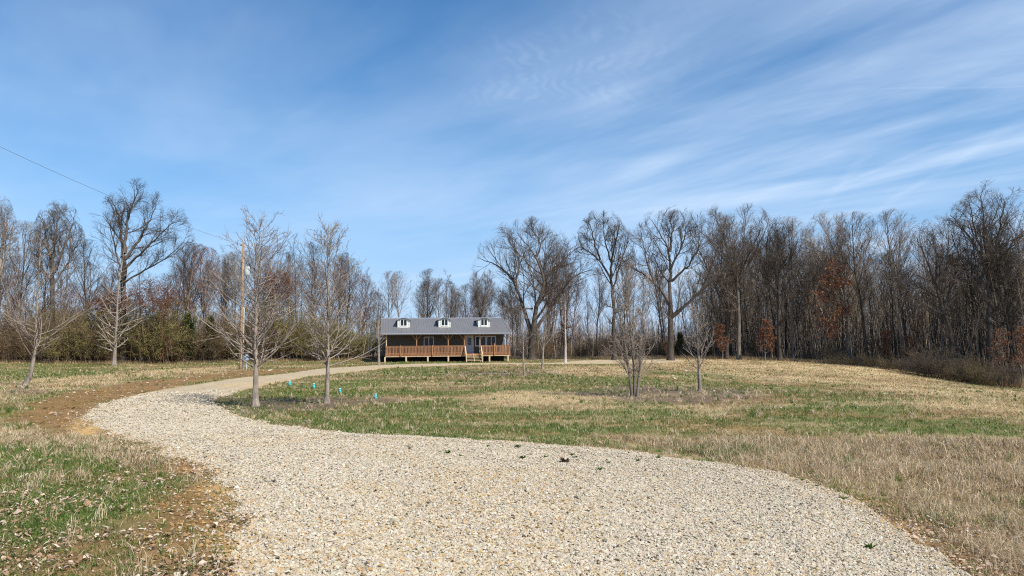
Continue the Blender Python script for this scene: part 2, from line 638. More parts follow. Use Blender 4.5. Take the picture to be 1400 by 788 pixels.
def stones(n, r0, r1, half, size, sdlim=-.05, far_scale=14, shape=ICO):
    SV, SF = shape
    m = len(SV)
    x, y, r = logpolar(n, r0, r1, half)
    sd = drive_sd(x, y)
    ok = (sd > sdlim) | ((sd > -.9) & (rng.uniform(0, 1, n) < .012 + .14 * np.exp(sd / .16)))
    x, y, r, sd = x[ok], y[ok], r[ok], sd[ok]
    n = len(x)
    s = size * np.exp(np.clip(rng.normal(0, .36, n), -.8, .75)) * np.maximum(1, r / far_scale)
    sc = s[:, None] * np.stack([rng.uniform(.8, 1.5, n), rng.uniform(.7, 1.1, n), rng.uniform(.4, .8, n)], -1)
    V = (SV[None] * 1.25 + rng.uniform(-.38, .38, (n, m, 3))) * sc[:, None, :]
    # random rotation: tilt about x, then spin about z
    ta = rng.normal(0, .6, n)
    c_, s_ = np.cos(ta)[:, None], np.sin(ta)[:, None]
    V = np.stack([V[..., 0], V[..., 1] * c_ - V[..., 2] * s_, V[..., 1] * s_ + V[..., 2] * c_], -1)
    ra = rng.uniform(0, 6.283, n)
    c_, s_ = np.cos(ra)[:, None], np.sin(ra)[:, None]
    V = np.stack([V[..., 0] * c_ - V[..., 1] * s_, V[..., 0] * s_ + V[..., 1] * c_, V[..., 2]], -1)
    z = surf(x, y) + s * rng.uniform(.1, 1.15, n)
    V += np.stack([x, y, z], -1)[:, None, :]
    pal = np.array([(.435, .385, .30), (.42, .355, .255), (.40, .31, .19), (.49, .445, .36), (.31, .275, .215), (.38, .25, .11), (.075, .062, .046)])
    pr = np.array([.40, .26, .09, .16, .045, .02, .025])
    ci = rng.choice(len(pal), n, p=pr / pr.sum())
    # stained patches along the edge and in a few washes
    st = sstep(.52, .7, fbm(x, y, 2.2, 101, 4)) * .4 + (1 - sstep(0, .4, sd)) * .5
    sw = rng.uniform(0, 1, n) < st * .7
    ci[sw] = rng.choice([1, 2, 5], sw.sum())
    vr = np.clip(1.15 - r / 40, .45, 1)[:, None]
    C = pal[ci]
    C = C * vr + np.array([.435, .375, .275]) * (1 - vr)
    C = C * (1 + rng.uniform(-.16, .13, (n, 1)) * vr) * rng.uniform(.96, 1.04, (n, 3))
    F = (SF[None] + (np.arange(n) * m)[:, None, None]).reshape(-1, 3)
    return V.reshape(-1, 3), F, np.repeat(C, m, 0)


Va, Fa, Ca = stones(920000, 4.6, 12, 42, .0075, far_scale=11, shape=OCT)
Vb, Fb, Cb = stones(540000, 12, 34, 35, .0075, far_scale=12, shape=OCT)
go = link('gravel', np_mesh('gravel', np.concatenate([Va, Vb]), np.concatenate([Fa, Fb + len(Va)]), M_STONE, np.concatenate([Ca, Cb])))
tag(go, 'loose cream limestone chips covering the curving driveway', kind='stuff')
del Va, Fa, Ca, Vb, Fb, Cb


def blades(x, y, h, w, lean, C, bent=True, curl=.35):
    """one tapered blade per point"""
    n = len(x)
    z = height(x, y) - .004
    a = rng.uniform(0, 6.283, n)
    la = rng.uniform(0, 6.283, n)
    dirx, diry = np.cos(la) * np.sin(lean), np.sin(la) * np.sin(lean)
    up = np.cos(lean)
    ex, ey = np.cos(a) * w / 2, np.sin(a) * w / 2
    B = np.stack([x, y, z], -1)
    E = np.stack([ex, ey, np.zeros(n)], -1)
    D = np.stack([dirx, diry, up], -1) * h[:, None]
    if not bent:
        V = np.stack([B - E, B + E, B + D], 1)
        F = (np.arange(n) * 3)[:, None] + np.array([0, 1, 2])
        return V.reshape(-1, 3), F, np.repeat(C, 3, 0)
    mid = B + D * .55
    tip = B + D
    dr = (h * curl * rng.uniform(.2, 1.6, n))
    tip = tip + np.stack([np.cos(la) * dr, np.sin(la) * dr, -dr * .55], -1)
    tip[:, 2] = np.maximum(tip[:, 2], z + .012)
    V = np.stack([B - E, B + E, mid - E * .75, mid + E * .75, tip], 1)
    k = (np.arange(n) * 5)[:, None, None]
    F = (k + np.array([[0, 1, 3], [0, 3, 2], [2, 3, 4]])).reshape(-1, 3)
    return V.reshape(-1, 3), F, np.repeat(C, 5, 0)


def clumped(x, y, k, spread):
    n = len(x)
    return (np.repeat(x, k) + rng.normal(0, 1, n * k) * np.repeat(spread, k), np.repeat(y, k) + rng.normal(0, 1, n * k) * np.repeat(spread, k))


def pick(pal, n, var=.18):
    pal = np.array(pal)
    return pal[rng.integers(0, len(pal), n)] * rng.uniform(1 - var, 1 + var, (n, 1))


GPAL = [(.075, .15, .022), (.10, .18, .028), (.055, .105, .018), (.15, .20, .045), (.085, .14, .025)]
SPAL = [(.67, .545, .335), (.59, .465, .265), (.75, .63, .42), (.48, .35, .18), (.42, .285, .135)]
TPAL = [(.68, .545, .37), (.62, .48, .31), (.74, .62, .45), (.50, .36, .21), (.55, .41, .24)]
OPAL = [(.34, .27, .13), (.27, .225, .10), (.40, .31, .16), (.22, .20, .075), (.30, .21, .10)]  # olive brown for mid-lawn blades, shade among the grass put into the colour
BPAL = [(.28, .19, .10), (.23, .15, .08), (.33, .235, .12), (.19, .125, .075)]


def grass_pass(n, r0, r1, half, k, kind):
    x, y, r = logpolar(n, r0, r1, half)
    m = masks(x, y)
    sd = drive_sd(x, y)
    u = rng.uniform(0, 1, n)
    tall = amask(TALL, x, y)
    inh = (1 - m['w']) * (1 - .62 * m['m']) * (1 - m['d'] * sstep(.30, .56, m['n2']) * (r < 11) * .85 - m['d'] * (r >= 11) * .95) * (1 - m['c'] * .9)
    edge = sstep(.02, .12, -sd)
    if kind == 'green':
        p = (m['g'] * 1.0 + .06) * inh * (1 - .6 * tall) * edge
    elif kind == 'dry':
        p = (m['s'] * .8 + .22) * (1 - .45 * m['l']) * (1 - .75 * m['g']) * inh * edge * (1 - .5 * m['m'])
    else:
        p = tall * inh * edge * sstep(.36, .62, fbm(x, y, 1.1, 140, 3)) * .95 + tall * inh * edge * .10
    ok = u < p
    x, y, r = x[ok], y[ok], r[ok]
    tl = tall[ok]
    far = np.maximum(1, r / 13)
    px, py = clumped(x, y, k, .035 * far)
    rr = np.repeat(r, k)
    # nothing may grow into the gravel
    okb = drive_sd(px, py) < .03
    px, py, rr = px[okb], py[okb], rr[okb]
    tl = np.repeat(tl, k)[okb]
    nb = len(px)
    fz = np.maximum(1, rr / 16)
    if kind == 'green':
        h = rng.uniform(.03, .08, nb) * fz ** .45
        w = rng.uniform(.004, .007, nb) * np.maximum(1, rr / 9)
        C = pick(GPAL, nb)
        sw = rng.uniform(0, 1, nb) < .18
        C[sw] = pick(SPAL, sw.sum())
        return blades(px, py, h, w, rng.uniform(.05, .75, nb), C, bent=r1 < 16)
    if kind == 'dry':
        h = rng.uniform(.04, .12, nb) * fz ** .45
        w = rng.uniform(.0035, .006, nb) * np.maximum(1, rr / 9)
        C = pick(SPAL, nb)
        sm = np.repeat(m['s'][ok], k)[okb]
        dk = rng.uniform(0, 1, nb) > .15 + 1.1 * sm
        C[dk] = pick(OPAL, dk.sum())
        rs = np.repeat(m['r'][ok], k)[okb]
        sw = rng.uniform(0, 1, nb) < .22 + .45 * rs
        C[sw] = pick(BPAL, sw.sum())
        return blades(px, py, h, w, rng.uniform(.5, 1.35, nb), C, bent=r1 < 16)
    h = rng.uniform(.06, .25, nb) * (.55 + .45 * tl) * np.where(px < -2, .5, 1) * np.exp(rng.normal(0, .2, nb))
    w = rng.uniform(.003, .0065, nb) * np.maximum(1, rr / 8)
    C = pick(TPAL, nb)
    sw = rng.uniform(0, 1, nb) < .22
    C[sw] = pick(BPAL, sw.sum())
    sw = rng.uniform(0, 1, nb) < .04 + .42 * sstep(.5, .68, fbm(px, py, 1.6, 170, 3))
    C[sw] = pick(GPAL, sw.sum())
    return blades(px, py, h, w, np.abs(rng.normal(.45, .4, nb)), C, bent=True, curl=.5)


def join_parts(parts):
    V, F, C, o = [], [], [], 0
    for v, f, c in parts:
        V.append(v)
        F.append(f + o)
        C.append(c)
        o += len(v)
    return np.concatenate(V), np.concatenate(F), np.concatenate(C)


def stuff(name, label, parts, mat):
    v, f, c = join_parts(parts)
    o = link(name, np_mesh(name, v, f, mat, c))
    return tag(o, label, kind='stuff')


stuff('green_grass', 'short green grass patches of the lawn', [grass_pass(42000, 3.5, 15, 43, 9, 'green'), grass_pass(70000, 15, 100, 38, 8, 'green')], M_BLADE)
stuff('dry_grass', 'straw coloured winter grass lying over the lawn', [grass_pass(60000, 3.5, 15, 43, 8, 'dry'), grass_pass(150000, 15, 112, 38, 7, 'dry')], M_BLADE)
stuff('tall_dry_grass', 'tall tan dry grass along the outer edge of the drive', [grass_pass(60000, 4, 24, 43, 10, 'tall')], M_BLADE)


def tufts(n, r0, r1):
    """single taller bunches standing out of the mown lawn"""
    x, y, r = logpolar(n, r0, r1, 40)
    m = masks(x, y)
    ok = (drive_sd(x, y) < -.1) & (m['w'] < .3) & (rng.uniform(0, 1, n) < .35 + .65 * sstep(.5, .62, fbm(x, y, 4, 180, 2))) & (m['d'] < .5) & ((m['l'] < .3) | (rng.uniform(0, 1, n) < .15))
    x, y, r, g_ = x[ok], y[ok], r[ok], m['g'][ok]
    n, k = len(x), 16
    sz = rng.uniform(.6, 1.5, n)
    px, py = clumped(x, y, k, .028 * sz)
    rr, sz = np.repeat(r, k), np.repeat(sz, k)
    nb = n * k
    C = pick(TPAL, nb)
    gr_ = np.repeat(rng.uniform(0, 1, n) < .25 + .35 * g_, k)
    C[gr_] = pick(GPAL, gr_.sum())
    return blades(px, py, rng.uniform(.06, .16, nb) * sz * np.maximum(1, rr / 22) ** .4, rng.uniform(.003, .006, nb) * np.maximum(1, rr / 9), np.abs(rng.normal(.35, .3, nb)), C, True, .4)


stuff('grass_tufts', 'scattered taller bunches of dry and green grass on the lawn', [tufts(9000, 5, 75)], M_BLADE)


def clods(n):
    x, y, r = logpolar(n, 4.5, 40, 42)
    p = np.maximum(amask(DIRT, x, y), amask(CLAY, x, y)) * (drive_sd(x, y) < .05)
    ok = rng.uniform(0, 1, n) < p * .8
    x, y, r = x[ok], y[ok], r[ok]
    n = len(x)
    cl_ = amask(CLAY, x, y)
    s_ = .009 * np.exp(np.clip(rng.normal(0, .5, n), -1, 1.0)) * np.maximum(1, r / 18)
    V = (OCT_V[None] * 1.2 + rng.uniform(-.35, .35, (n, 6, 3))) * s_[:, None, None] * np.array([1.2, 1.2, .7])
    V += np.stack([x, y, height(x, y) + s_ * .3], -1)[:, None, :]
    C = pick([(.21, .12, .045), (.27, .16, .06), (.16, .09, .04), (.30, .19, .08), (.26, .17, .08)], n)
    C = C + (np.array([.50, .31, .115]) - C) * (cl_ * rng.uniform(.5, 1, n))[:, None]
    return V.reshape(-1, 3), (OCT[1][None] + (np.arange(n) * 6)[:, None, None]).reshape(-1, 3), np.repeat(C, 6, 0)


stuff('soil_clods', 'small clods and crumbs of orange brown soil beside the drive', [clods(60000)], M_STONE)


def leaf_quads(x, y, s, C, lift=.01, tilt=.35):
    n = len(x)
    z = height(x, y) + lift * rng.uniform(.3, 2.2, n)
    a = rng.uniform(0, 6.283, n)
    cx, sx = np.cos(a), np.sin(a)
    wid = s * rng.uniform(.35, .6, n)
    tz, tw = rng.normal(0, tilt, n) * s, rng.normal(0, tilt, n) * wid
    cur = rng.uniform(.1, .9, n) * wid
    cen = np.stack([x, y, z], -1)
    L = np.stack([cx * s, sx * s, tz], -1)
    Wv = np.stack([-sx * wid, cx * wid, tw], -1)
    up = np.stack([np.zeros(n), np.zeros(n), cur], -1)
    V = np.stack([cen - L * .9, cen - L * .1 - Wv * .9 + up, cen - L * .1 + Wv * .9 + up * .7, cen + L * .35 - Wv * .6 + up, cen + L * .35 + Wv * .6 + up * .5, cen + L], 1)
    V[:, :, 2] = np.maximum(V[:, :, 2], (z - .006)[:, None])
    k = (np.arange(n) * 6)[:, None, None]
    F = (k + np.array([[0, 1, 2], [1, 3, 4], [1, 4, 2], [3, 5, 4]])).reshape(-1, 3)
    return V.reshape(-1, 3), F, np.repeat(C, 6, 0)


LPAL = [(.47, .36, .27), (.53, .42, .33), (.38, .26, .175), (.29, .18, .105), (.56, .47, .385), (.25, .15, .085), (.33, .20, .11)]


def litter_pass(n, r0, r1, size, dens):
    x, y, r = logpolar(n, r0, r1, 42)
    p = dens(x, y) * (drive_sd(x, y) < -.02) * sstep(.28, .62, fbm(x, y, .7, 130, 3))
    ok = rng.uniform(0, 1, n) < p
    x, y, r = x[ok], y[ok], r[ok]
    s = size * np.exp(rng.normal(0, .35, len(x))) * np.maximum(1, r / 16)
    return leaf_quads(x, y, s, pick(LPAL, len(x), .2), lift=.018)


def dens_fg(x, y):
    return amask(LITTER, x, y) * .9 + .10 * (x < -2) * (y < 14)


def dens_dirt(x, y):
    return amask(DIRT, x, y) * .8 + amask(MULCH, x, y) * .35 + .05


stuff('fallen_leaves', 'pale dead leaves strewn over the grass', [litter_pass(150000, 4, 16, .017, dens_fg), litter_pass(26000, 5, 80, .028, dens_dirt)], M_LEAF)


# ------------------------------------------------------------------ tree growing (vectorised, level by level)
def unit(v):
    return v / np.maximum(np.linalg.norm(v, axis=-1, keepdims=True), 1e-9)


def grow_paths(start, d, L, P, wob, trop, g, kink=0):
    pts = [start]
    step = (L / (P - 1))[:, None]
    d = unit(d)
    for i in range(P - 1):
        d = d + g.normal(0, wob, d.shape)
        d[:, 2] += trop
        d = unit(d)
        pts.append(pts[-1] + d * step)
    return np.stack(pts, 1)


def spawn(pts, rad, n, t0, t1, ang, asd, lenf, rr, g, P, wob, trop, rmin, tip=.35, lmin=0, taper=.55, env=None):
    """children of every path in pts (B,P,3)"""
    B, PP = pts.shape[:2]
    seglen = np.linalg.norm(np.diff(pts, axis=1), axis=-1).sum(1)
    t = (np.arange(n)[None] + g.uniform(0, 1, (B, n))) / n * (t1 - t0) + t0
    f = np.clip(t * (PP - 1), 0, PP - 1.001)
    i = f.astype(int)
    fr = (f - i)[..., None]
    bi = np.arange(B)[:, None]
    p = pts[bi, i] * (1 - fr) + pts[bi, i + 1] * fr
    T = unit(pts[bi, i + 1] - pts[bi, i])
    pr = rad[bi, i] * (1 - fr[..., 0]) + rad[bi, i + 1] * fr[..., 0]
    az = np.arange(n)[None] * 2.4 + g.uniform(0, 6.28, (B, 1)) + g.normal(0, .5, (B, n))
    ref = np.where(np.abs(T[..., 2:3]) < .95, np.array([0, 0, 1.]), np.array([1., 0, 0]))
    A = unit(np.cross(T, ref))
    Bn = np.cross(T, A)
    th = ang + g.normal(0, asd, (B, n))
    if callable(env):
        e = env(t)
    else:
        e = 1 - taper * (t - t0) / max(t1 - t0, 1e-6)
    d = T * np.cos(th)[..., None] + (A * np.cos(az)[..., None] + Bn * np.sin(az)[..., None]) * np.sin(th)[..., None]
    L = seglen[:, None] * lenf * e * g.uniform(.65, 1.2, (B, n))
    L = np.maximum(L, lmin)
    r0 = np.maximum(np.minimum(pr * rr, pr * .9), rmin)
    p, d, L, r0 = p.reshape(-1, 3), d.reshape(-1, 3), L.ravel(), r0.ravel()
    q = grow_paths(p, d, L, P, wob, trop, g)
    k = np.linspace(0, 1, P)[None]
    return q, np.maximum(r0[:, None] * (1 - (1 - tip) * k), rmin * .8)


def tubes(pts, rad, S):
    B, P = pts.shape[:2]
    T = np.empty_like(pts)
    T[:, 1:-1] = pts[:, 2:] - pts[:, :-2]
    T[:, 0] = pts[:, 1] - pts[:, 0]
    T[:, -1] = pts[:, -1] - pts[:, -2]
    T = unit(T)
    main = unit(pts[:, -1] - pts[:, 0])
    ref = np.where(np.abs(main[:, 2:3]) < .8, np.array([0, 0, 1.]), np.array([1., 0, 0]))[:, None, :]
    A = unit(np.cross(T, np.broadcast_to(ref, T.shape)))
    Bn = np.cross(T, A)
    th = np.arange(S) * 2 * math.pi / S
    V = pts[:, :, None, :] + (A[:, :, None, :] * np.cos(th)[:, None] + Bn[:, :, None, :] * np.sin(th)[:, None]) * rad[:, :, None, None]
    b, p, s = np.meshgrid(np.arange(B), np.arange(P - 1), np.arange(S), indexing='ij')
    s2 = (s + 1) % S
    base = b * P * S + p * S
    F = np.stack([base + s, base + s2, base + S + s2, base + S + s], -1).reshape(-1, 4)
    return V.reshape(-1, 3), F


def merge_tubes(lst):
    V, F, o = [], [], 0
    for v, f in lst:
        V.append(v)
        F.append(f + o)
        o += len(v)
    return np.concatenate(V), np.concatenate(F)


def flare(rad, a=.55, k=9):
    t = np.linspace(0, 1, rad.shape[1])[None]
    return rad * (1 + a * np.exp(-t * k * 3))


def round_off(V, dome):
    """crowns end in an even outline: twigs that would poke out of the crown's dome are shortened onto it"""
    cx, cz, rx, rz = dome
    q = (V - np.array([cx, 0, cz])) / np.array([rx, rx, rz])
    q[:, 2] = np.where(q[:, 2] > 0, q[:, 2], q[:, 2] * .35)
    rho = np.linalg.norm(q, axis=1)
    k = np.where(rho > .84, (.84 + .24 * np.tanh((rho - .84) / .24)) / np.maximum(rho, 1e-6), 1)
    c = np.array([cx, 0, cz])
    out = c + (V - c) * k[:, None]
    out[:, 2] = np.where(V[:, 2] > cz, out[:, 2], V[:, 2])
    return out


def tree_meshes(name, trunk, trad, levels, g, bark_m, twig_m, limbs=None, leaves=None, sides=10, dome=None):
    """trunk (1,P,3); limbs = extra (pts, rad) lists at level 1. levels = list of spawn kwargs."""
    tv, tf = tubes(trunk, flare(trad), sides)
    tme = np_mesh(name + '_trunk', tv, tf, bark_m, smooth=True)
    cur = [(trunk, trad)] + (limbs or [])
    acc = []
    for (p, r) in (limbs or []):
        acc.append(tubes(p, r, 7))
    last = None
    for li, kw in enumerate(levels):
        nxt = []
        S = kw.get('S', 4)
        args = {k: v for k, v in kw.items() if k not in ('S', 'n_limb', 'skip_trunk', 'limb')}
        for ci, (p, r) in enumerate(cur):
            a = dict(args)
            if li == 0 and ci > 0 and 'limb' in kw:
                a.update(kw['limb'])
            if li == 0 and ci == 0 and kw.get('skip_trunk'):
                continue
            q, qr = spawn(p, r, g=g, **a)
            nxt.append((q, qr))
            acc.append(tubes(q, qr, S))
        cur = nxt
        last = nxt
    cv, cf = merge_tubes(acc)
    if dome:
        cv = round_off(cv, dome)
    out = [('trunk', tme), ('crown', np_mesh(name + '_crown', cv, cf, twig_m, smooth=True))]
    if leaves:
        m, n, size, pal, tmin = leaves
        tips = np.concatenate([q.reshape(-1, 3) for q, _ in last])
        tips = tips[tips[:, 2] < tips[:, 2].max() * tmin] if tmin < 1 else tips
        ix = g.integers(0, len(tips), n)
        c = tips[ix] + g.normal(0, size * .8, (n, 3))
        a = unit(g.normal(0, 1, (n, 3)))
        b = unit(np.cross(a, g.normal(0, 1, (n, 3))))
        s = size * g.uniform(.5, 1.2, (n, 1))
        V = np.stack([c - a * s, c - b * s * .55, c + a * s, c + b * s * .55], 1).reshape(-1, 3)
        F = np.arange(n * 4).reshape(n, 4)
        pal = np.array(pal)
        C = np.repeat(pal[g.integers(0, len(pal), n)] * g.uniform(.7, 1.25, (n, 1)), 4, 0)
        out.append(('leaves', np_mesh(name + '_leaves', V, F, m, C)))
    return out


def place(kind, parts, loc, rz, sc, label, cat='tree', group=None, sink=.05):
    o = empty(kind, (loc[0], loc[1], H1(loc[0], loc[1]) - sink), rz, sc)
    tag(o, label, cat, group)
    for nm, me in parts:
        link(nm, me, o)
    return o


def straight(h, P, g, wob=.03, lean=(0, 0)):
    q = grow_paths(np.zeros((1, 3)), np.array([[lean[0], lean[1], 1.]]), np.array([h]), P, wob, .04, g)
    return q


def rads(r0, r1, P, pw=1.0):
    k = np.linspace(0, 1, P)[None]
    return r0 + (r1 - r0) * k ** pw


# ---- forest prototypes
TWIGS = [dict(n=7, t0=.12, t1=1, ang=.55, asd=.2, lenf=.55, rr=.6, P=6, wob=.055, trop=.045, rmin=.016, S=4, taper=.35),
         dict(n=5, t0=.12, t1=1, ang=.55, asd=.2, lenf=.55, rr=.65, P=5, wob=.06, trop=.04, rmin=.010, S=3, lmin=.6, taper=.35),
         dict(n=2, t0=.25, t1=1, ang=.45, asd=.2, lenf=.65, rr=.7, P=3, wob=.06, trop=.03, rmin=.0065, S=3, lmin=.45, taper=.3)]


def proto_tall(seed, bm, tm, h=20, r=.24, clean=.38, fat=1.0):
    g = np.random.default_rng(seed)
    tr = straight(h, 18, g, .035)
    rd = rads(r, .03, 18, .85)
    e = lambda t: np.interp(t, [clean, clean + .12, .75, 1], [.55, 1.0, .75, .35])
    return tree_meshes('tall', tr, rd, [
        dict(n=24, t0=clean, t1=.98, ang=.60, asd=.16, lenf=.33 * fat, rr=.5, P=9, wob=.055, trop=.085, rmin=.022, S=5, env=e),
        *TWIGS], g, bm, tm, dome=(0, h * .66, h * .20 * fat, h * .35))


def proto_vase(seed, bm, tm, h=20, r=.3, fork=.30, nl=5, spread=.42):
    """trunk that forks into several heavy rising limbs"""
    g = np.random.default_rng(seed)
    ht = h * (fork + .12)
    tr = straight(ht, 10, g, .03)
    rd = rads(r, r * .6, 10, .8)
    st = tr[:, -1].repeat(nl, 0) - np.stack([np.zeros(nl), np.zeros(nl), g.uniform(0, h * .10, nl)], -1)
    az = np.arange(nl) * 6.283 / nl + g.normal(0, .3, nl)
    sp = g.uniform(.45, 1.25, nl) * spread
    d = np.stack([np.cos(az) * sp, np.sin(az) * sp, np.ones(nl)], -1)
    lb = grow_paths(st, d, (h - ht) * g.uniform(.8, 1.12, nl), 14, .085, .03, g)
    lr = rads(r * .52, .03, 14, .8).repeat(nl, 0)
    return tree_meshes('vase', tr, rd, [
        dict(n=4, t0=.55, t1=.98, ang=.9, asd=.2, lenf=.35, rr=.4, P=9, wob=.07, trop=.06, rmin=.02, S=5, limb=dict(n=13, t0=.15, t1=1, ang=.62, asd=.2, lenf=.38, rr=.52)),
        *TWIGS], g, bm, tm, limbs=[(lb, lr)], dome=(0, h * .58, h * (.16 + .30 * spread), h * .43))


def proto_slim(seed, bm, tm, h=15, r=.10, clean=.35):
    g = np.random.default_rng(seed)
    tr = straight(h, 14, g, .045, (g.normal(0, .05), g.normal(0, .05)))
    return tree_meshes('slim', tr, rads(r, .015, 14), [
        dict(n=16, t0=clean, t1=.98, ang=.6, asd=.18, lenf=.22, rr=.5, P=7, wob=.10, trop=.09, rmin=.014, S=4),
        dict(n=8, t0=.15, t1=1, ang=.6, asd=.25, lenf=.45, rr=.6, P=5, wob=.12, trop=.06, rmin=.009, S=3),
        dict(n=5, t0=.2, t1=1, ang=.6, asd=.25, lenf=.5, rr=.6, P=3, wob=.12, trop=.04, rmin=.006, S=3, lmin=.3)], g, bm, tm, sides=6)


RUST = [(.215, .092, .045), (.175, .07, .036), (.245, .12, .06), (.135, .054, .03)]


def proto_rusty(seed, h=7):
    g = np.random.default_rng(seed)
    tr = straight(h, 10, g, .05)
    return tree_meshes('rusty', tr, rads(.07, .012, 10), [
        dict(n=18, t0=.15, t1=.98, ang=.85, asd=.2, lenf=.34, rr=.5, P=7, wob=.1, trop=.05, rmin=.012, S=4),
        dict(n=7, t0=.15, t1=1, ang=.7, asd=.25, lenf=.45, rr=.6, P=4, wob=.1, trop=.02, rmin=.008, S=3),
        dict(n=4, t0=.2, t1=1, ang=.7, asd=.25, lenf=.5, rr=.6, P=3, wob=.1, trop=.0, rmin=.006, S=3, lmin=.2)], g, M_BARK_MD, M_TWIG_MD,
        leaves=(M_LEAF, 2600, .085, RUST, .97), sides=6)


TALL_P = [proto_tall(1, M_BARK_DK, M_TWIG_DK), proto_tall(2, M_BARK_MD, M_TWIG_MD, 21, .22, .42), proto_tall(3, M_BARK_DK, M_TWIG_DK, 19, .2, .33, 1.15), proto_tall(4, M_BARK_MD, M_TWIG_RED, 17, .17, .25, 1.1)]
VASE_P = [proto_vase(5, M_BARK_DK, M_TWIG_DK), proto_vase(6, M_BARK_DK, M_TWIG_DK, 20, .33, .22, 4, .6), proto_vase(7, M_BARK_MD, M_TWIG_MD, 21, .28, .36, 6, .36)]
SLIM_P = [proto_slim(8, M_BARK_MD, M_TWIG_MD), proto_slim(9, M_BARK_DK, M_TWIG_DK, 16, .11, .45), proto_slim(10, M_BARK_PALE, M_TWIG_MD, 14, .08, .5), proto_slim(12, M_BARK_MD, M_TWIG_RED, 13, .09, .25)]
RUSTY_P = [proto_rusty(13), proto_rusty(14, 5.5)]

taken = []


def far_enough(x, y, dmin):
    for (a, b) in taken:
        if (a - x) ** 2 + (b - y) ** 2 < dmin * dmin:
            return False
    return True


def edge_y(x):
    E = np.array(EDGE_L)
    return float(np.interp(x, E[:, 0], E[:, 1]))


# ---- individual trees with limbs traced as real branches
def trace(Y, base, trunk, limbs, r0, g, yspread=.35):
    """pixel polylines -> local 3-D polylines around the trunk base; depth of every limb chosen freely"""
    v = ray(*base)
    bx, bz = v.x * Y, CAM_Z + v.z * Y

    def loc(p, dep=0):
        w = ray(*p)
        yy = Y + dep
        return np.array([w.x * yy - bx, dep, CAM_Z + w.z * yy - bz])

    def resample(P, n):
        P = np.array(P)
        s = np.concatenate([[0], np.cumsum(np.linalg.norm(np.diff(P, axis=0), axis=1))])
        u = np.linspace(0, s[-1], n)
        q = np.stack([np.interp(u, s, P[:, k]) for k in range(3)], -1)
        k = np.array([.25, .5, .25])
        for _ in range(2):
            q[1:-1] = q[:-2] * .25 + q[1:-1] * .5 + q[2:] * .25
        q[1:-1] += g.normal(0, .06, (n - 2, 3))
        return q
    T = resample([loc(p) for p in trunk], 14)[None]
    trad = rads(r0, r0 * .62, 14, .8)
    lb = []
    for (pl, rr) in limbs:
        side = g.uniform(-1, 1) * yspread
        P0 = [loc(p) for p in pl]
        run = np.concatenate([[0], np.cumsum([np.linalg.norm(b - a) for a, b in zip(P0[:-1], P0[1:])])])
        P = [loc(p, s * side) for p, s in zip(pl, run)]
        lb.append((resample(P, 14)[None], rads(r0 * rr, .035, 14, .8)))
    return T, trad, lb, (bx, Y)


def traced_tree(name, label, Y, base, trunk, limbs, r0, seed, bm=None, tm=None, dens=13, group=None, lenf=.36):
    g = np.random.default_rng(seed)
    T, tr, lb, (bx, by) = trace(Y, base, trunk, limbs, r0, g)
    LP = np.concatenate([p[0] for p, _ in lb])
    zc_ = LP[:, 2].max() * .55
    up_ = LP[LP[:, 2] > zc_ * .8]
    xm = (up_[:, 0].max() + up_[:, 0].min()) / 2
    dome = (xm, zc_, (up_[:, 0].max() - up_[:, 0].min()) / 2 * 1.10 + .4, (LP[:, 2].max() - zc_) * 1.06 + .3)
    parts = tree_meshes(name, T, tr, [
        dict(n=3, t0=.6, t1=.98, ang=.9, asd=.2, lenf=.25, rr=.35, P=8, wob=.075, trop=.045, rmin=.02, S=5, taper=.4, limb=dict(n=dens, t0=.2, t1=1, ang=.70, asd=.22, lenf=lenf * 1.22, rr=.46)),
        *TWIGS], g, bm or M_BARK_DK, tm or M_TWIG_DK, limbs=lb, dome=dome)
    taken.append((bx, by))
    return place(name, parts, (bx, by), 0, 1, label, sink=.1)


def z2p(x0, y0, s):
    return lambda *pts: [(x0 + a / s, y0 + b / s) for a, b in pts]


ZA = z2p(640, 290, 3.75)
traced_tree('spreading_oak', 'broad dark oak with fanned heavy limbs right behind the house', 98, (727, 489),
            ZA((326, 745), (326, 690), (328, 590)),
            [(ZA((326, 610), (290, 480), (255, 400), (240, 340), (215, 300), (150, 260), (80, 235), (45, 215)), .62), (ZA((240, 345), (262, 270), (265, 200), (215, 150), (200, 110)), .34),
             (ZA((332, 590), (350, 470), (395, 370), (380, 280), (350, 210), (300, 150), (250, 90)), .66), (ZA((395, 370), (385, 290), (400, 200), (395, 120)), .36), (ZA((398, 360), (400, 300), (460, 260), (520, 200), (565, 165)), .34),
             (ZA((335, 600), (400, 510), (470, 400), (530, 320), (605, 285), (640, 280)), .5), (ZA((338, 560), (345, 420), (330, 330), (300, 240)), .36), (ZA((330, 480), (250, 485), (200, 480), (160, 430)), .22),
             (ZA((345, 540), (410, 440), (440, 330), (470, 240)), .32), (ZA((350, 215), (380, 150), (330, 80), (322, 45)), .25)], .55, 31, dens=12)
ZB = z2p(780, 270, 2.71875)
traced_tree('forked_tree', 'slim dark tree with a high forked open crown rising above its neighbours', 95, (839, 490),
            ZB((160, 600), (160, 480), (160, 380)),
            [(ZB((160, 385), (150, 290), (110, 220), (75, 195), (35, 170), (12, 110)), .72), (ZB((150, 290), (155, 200), (175, 130), (190, 50)), .6), (ZB((110, 220), (85, 150), (65, 60)), .4), (ZB((152, 230), (125, 150), (120, 70)), .4),
             (ZB((158, 330), (180, 240), (215, 150), (225, 90)), .4)], .32, 32, dens=11, lenf=.3)
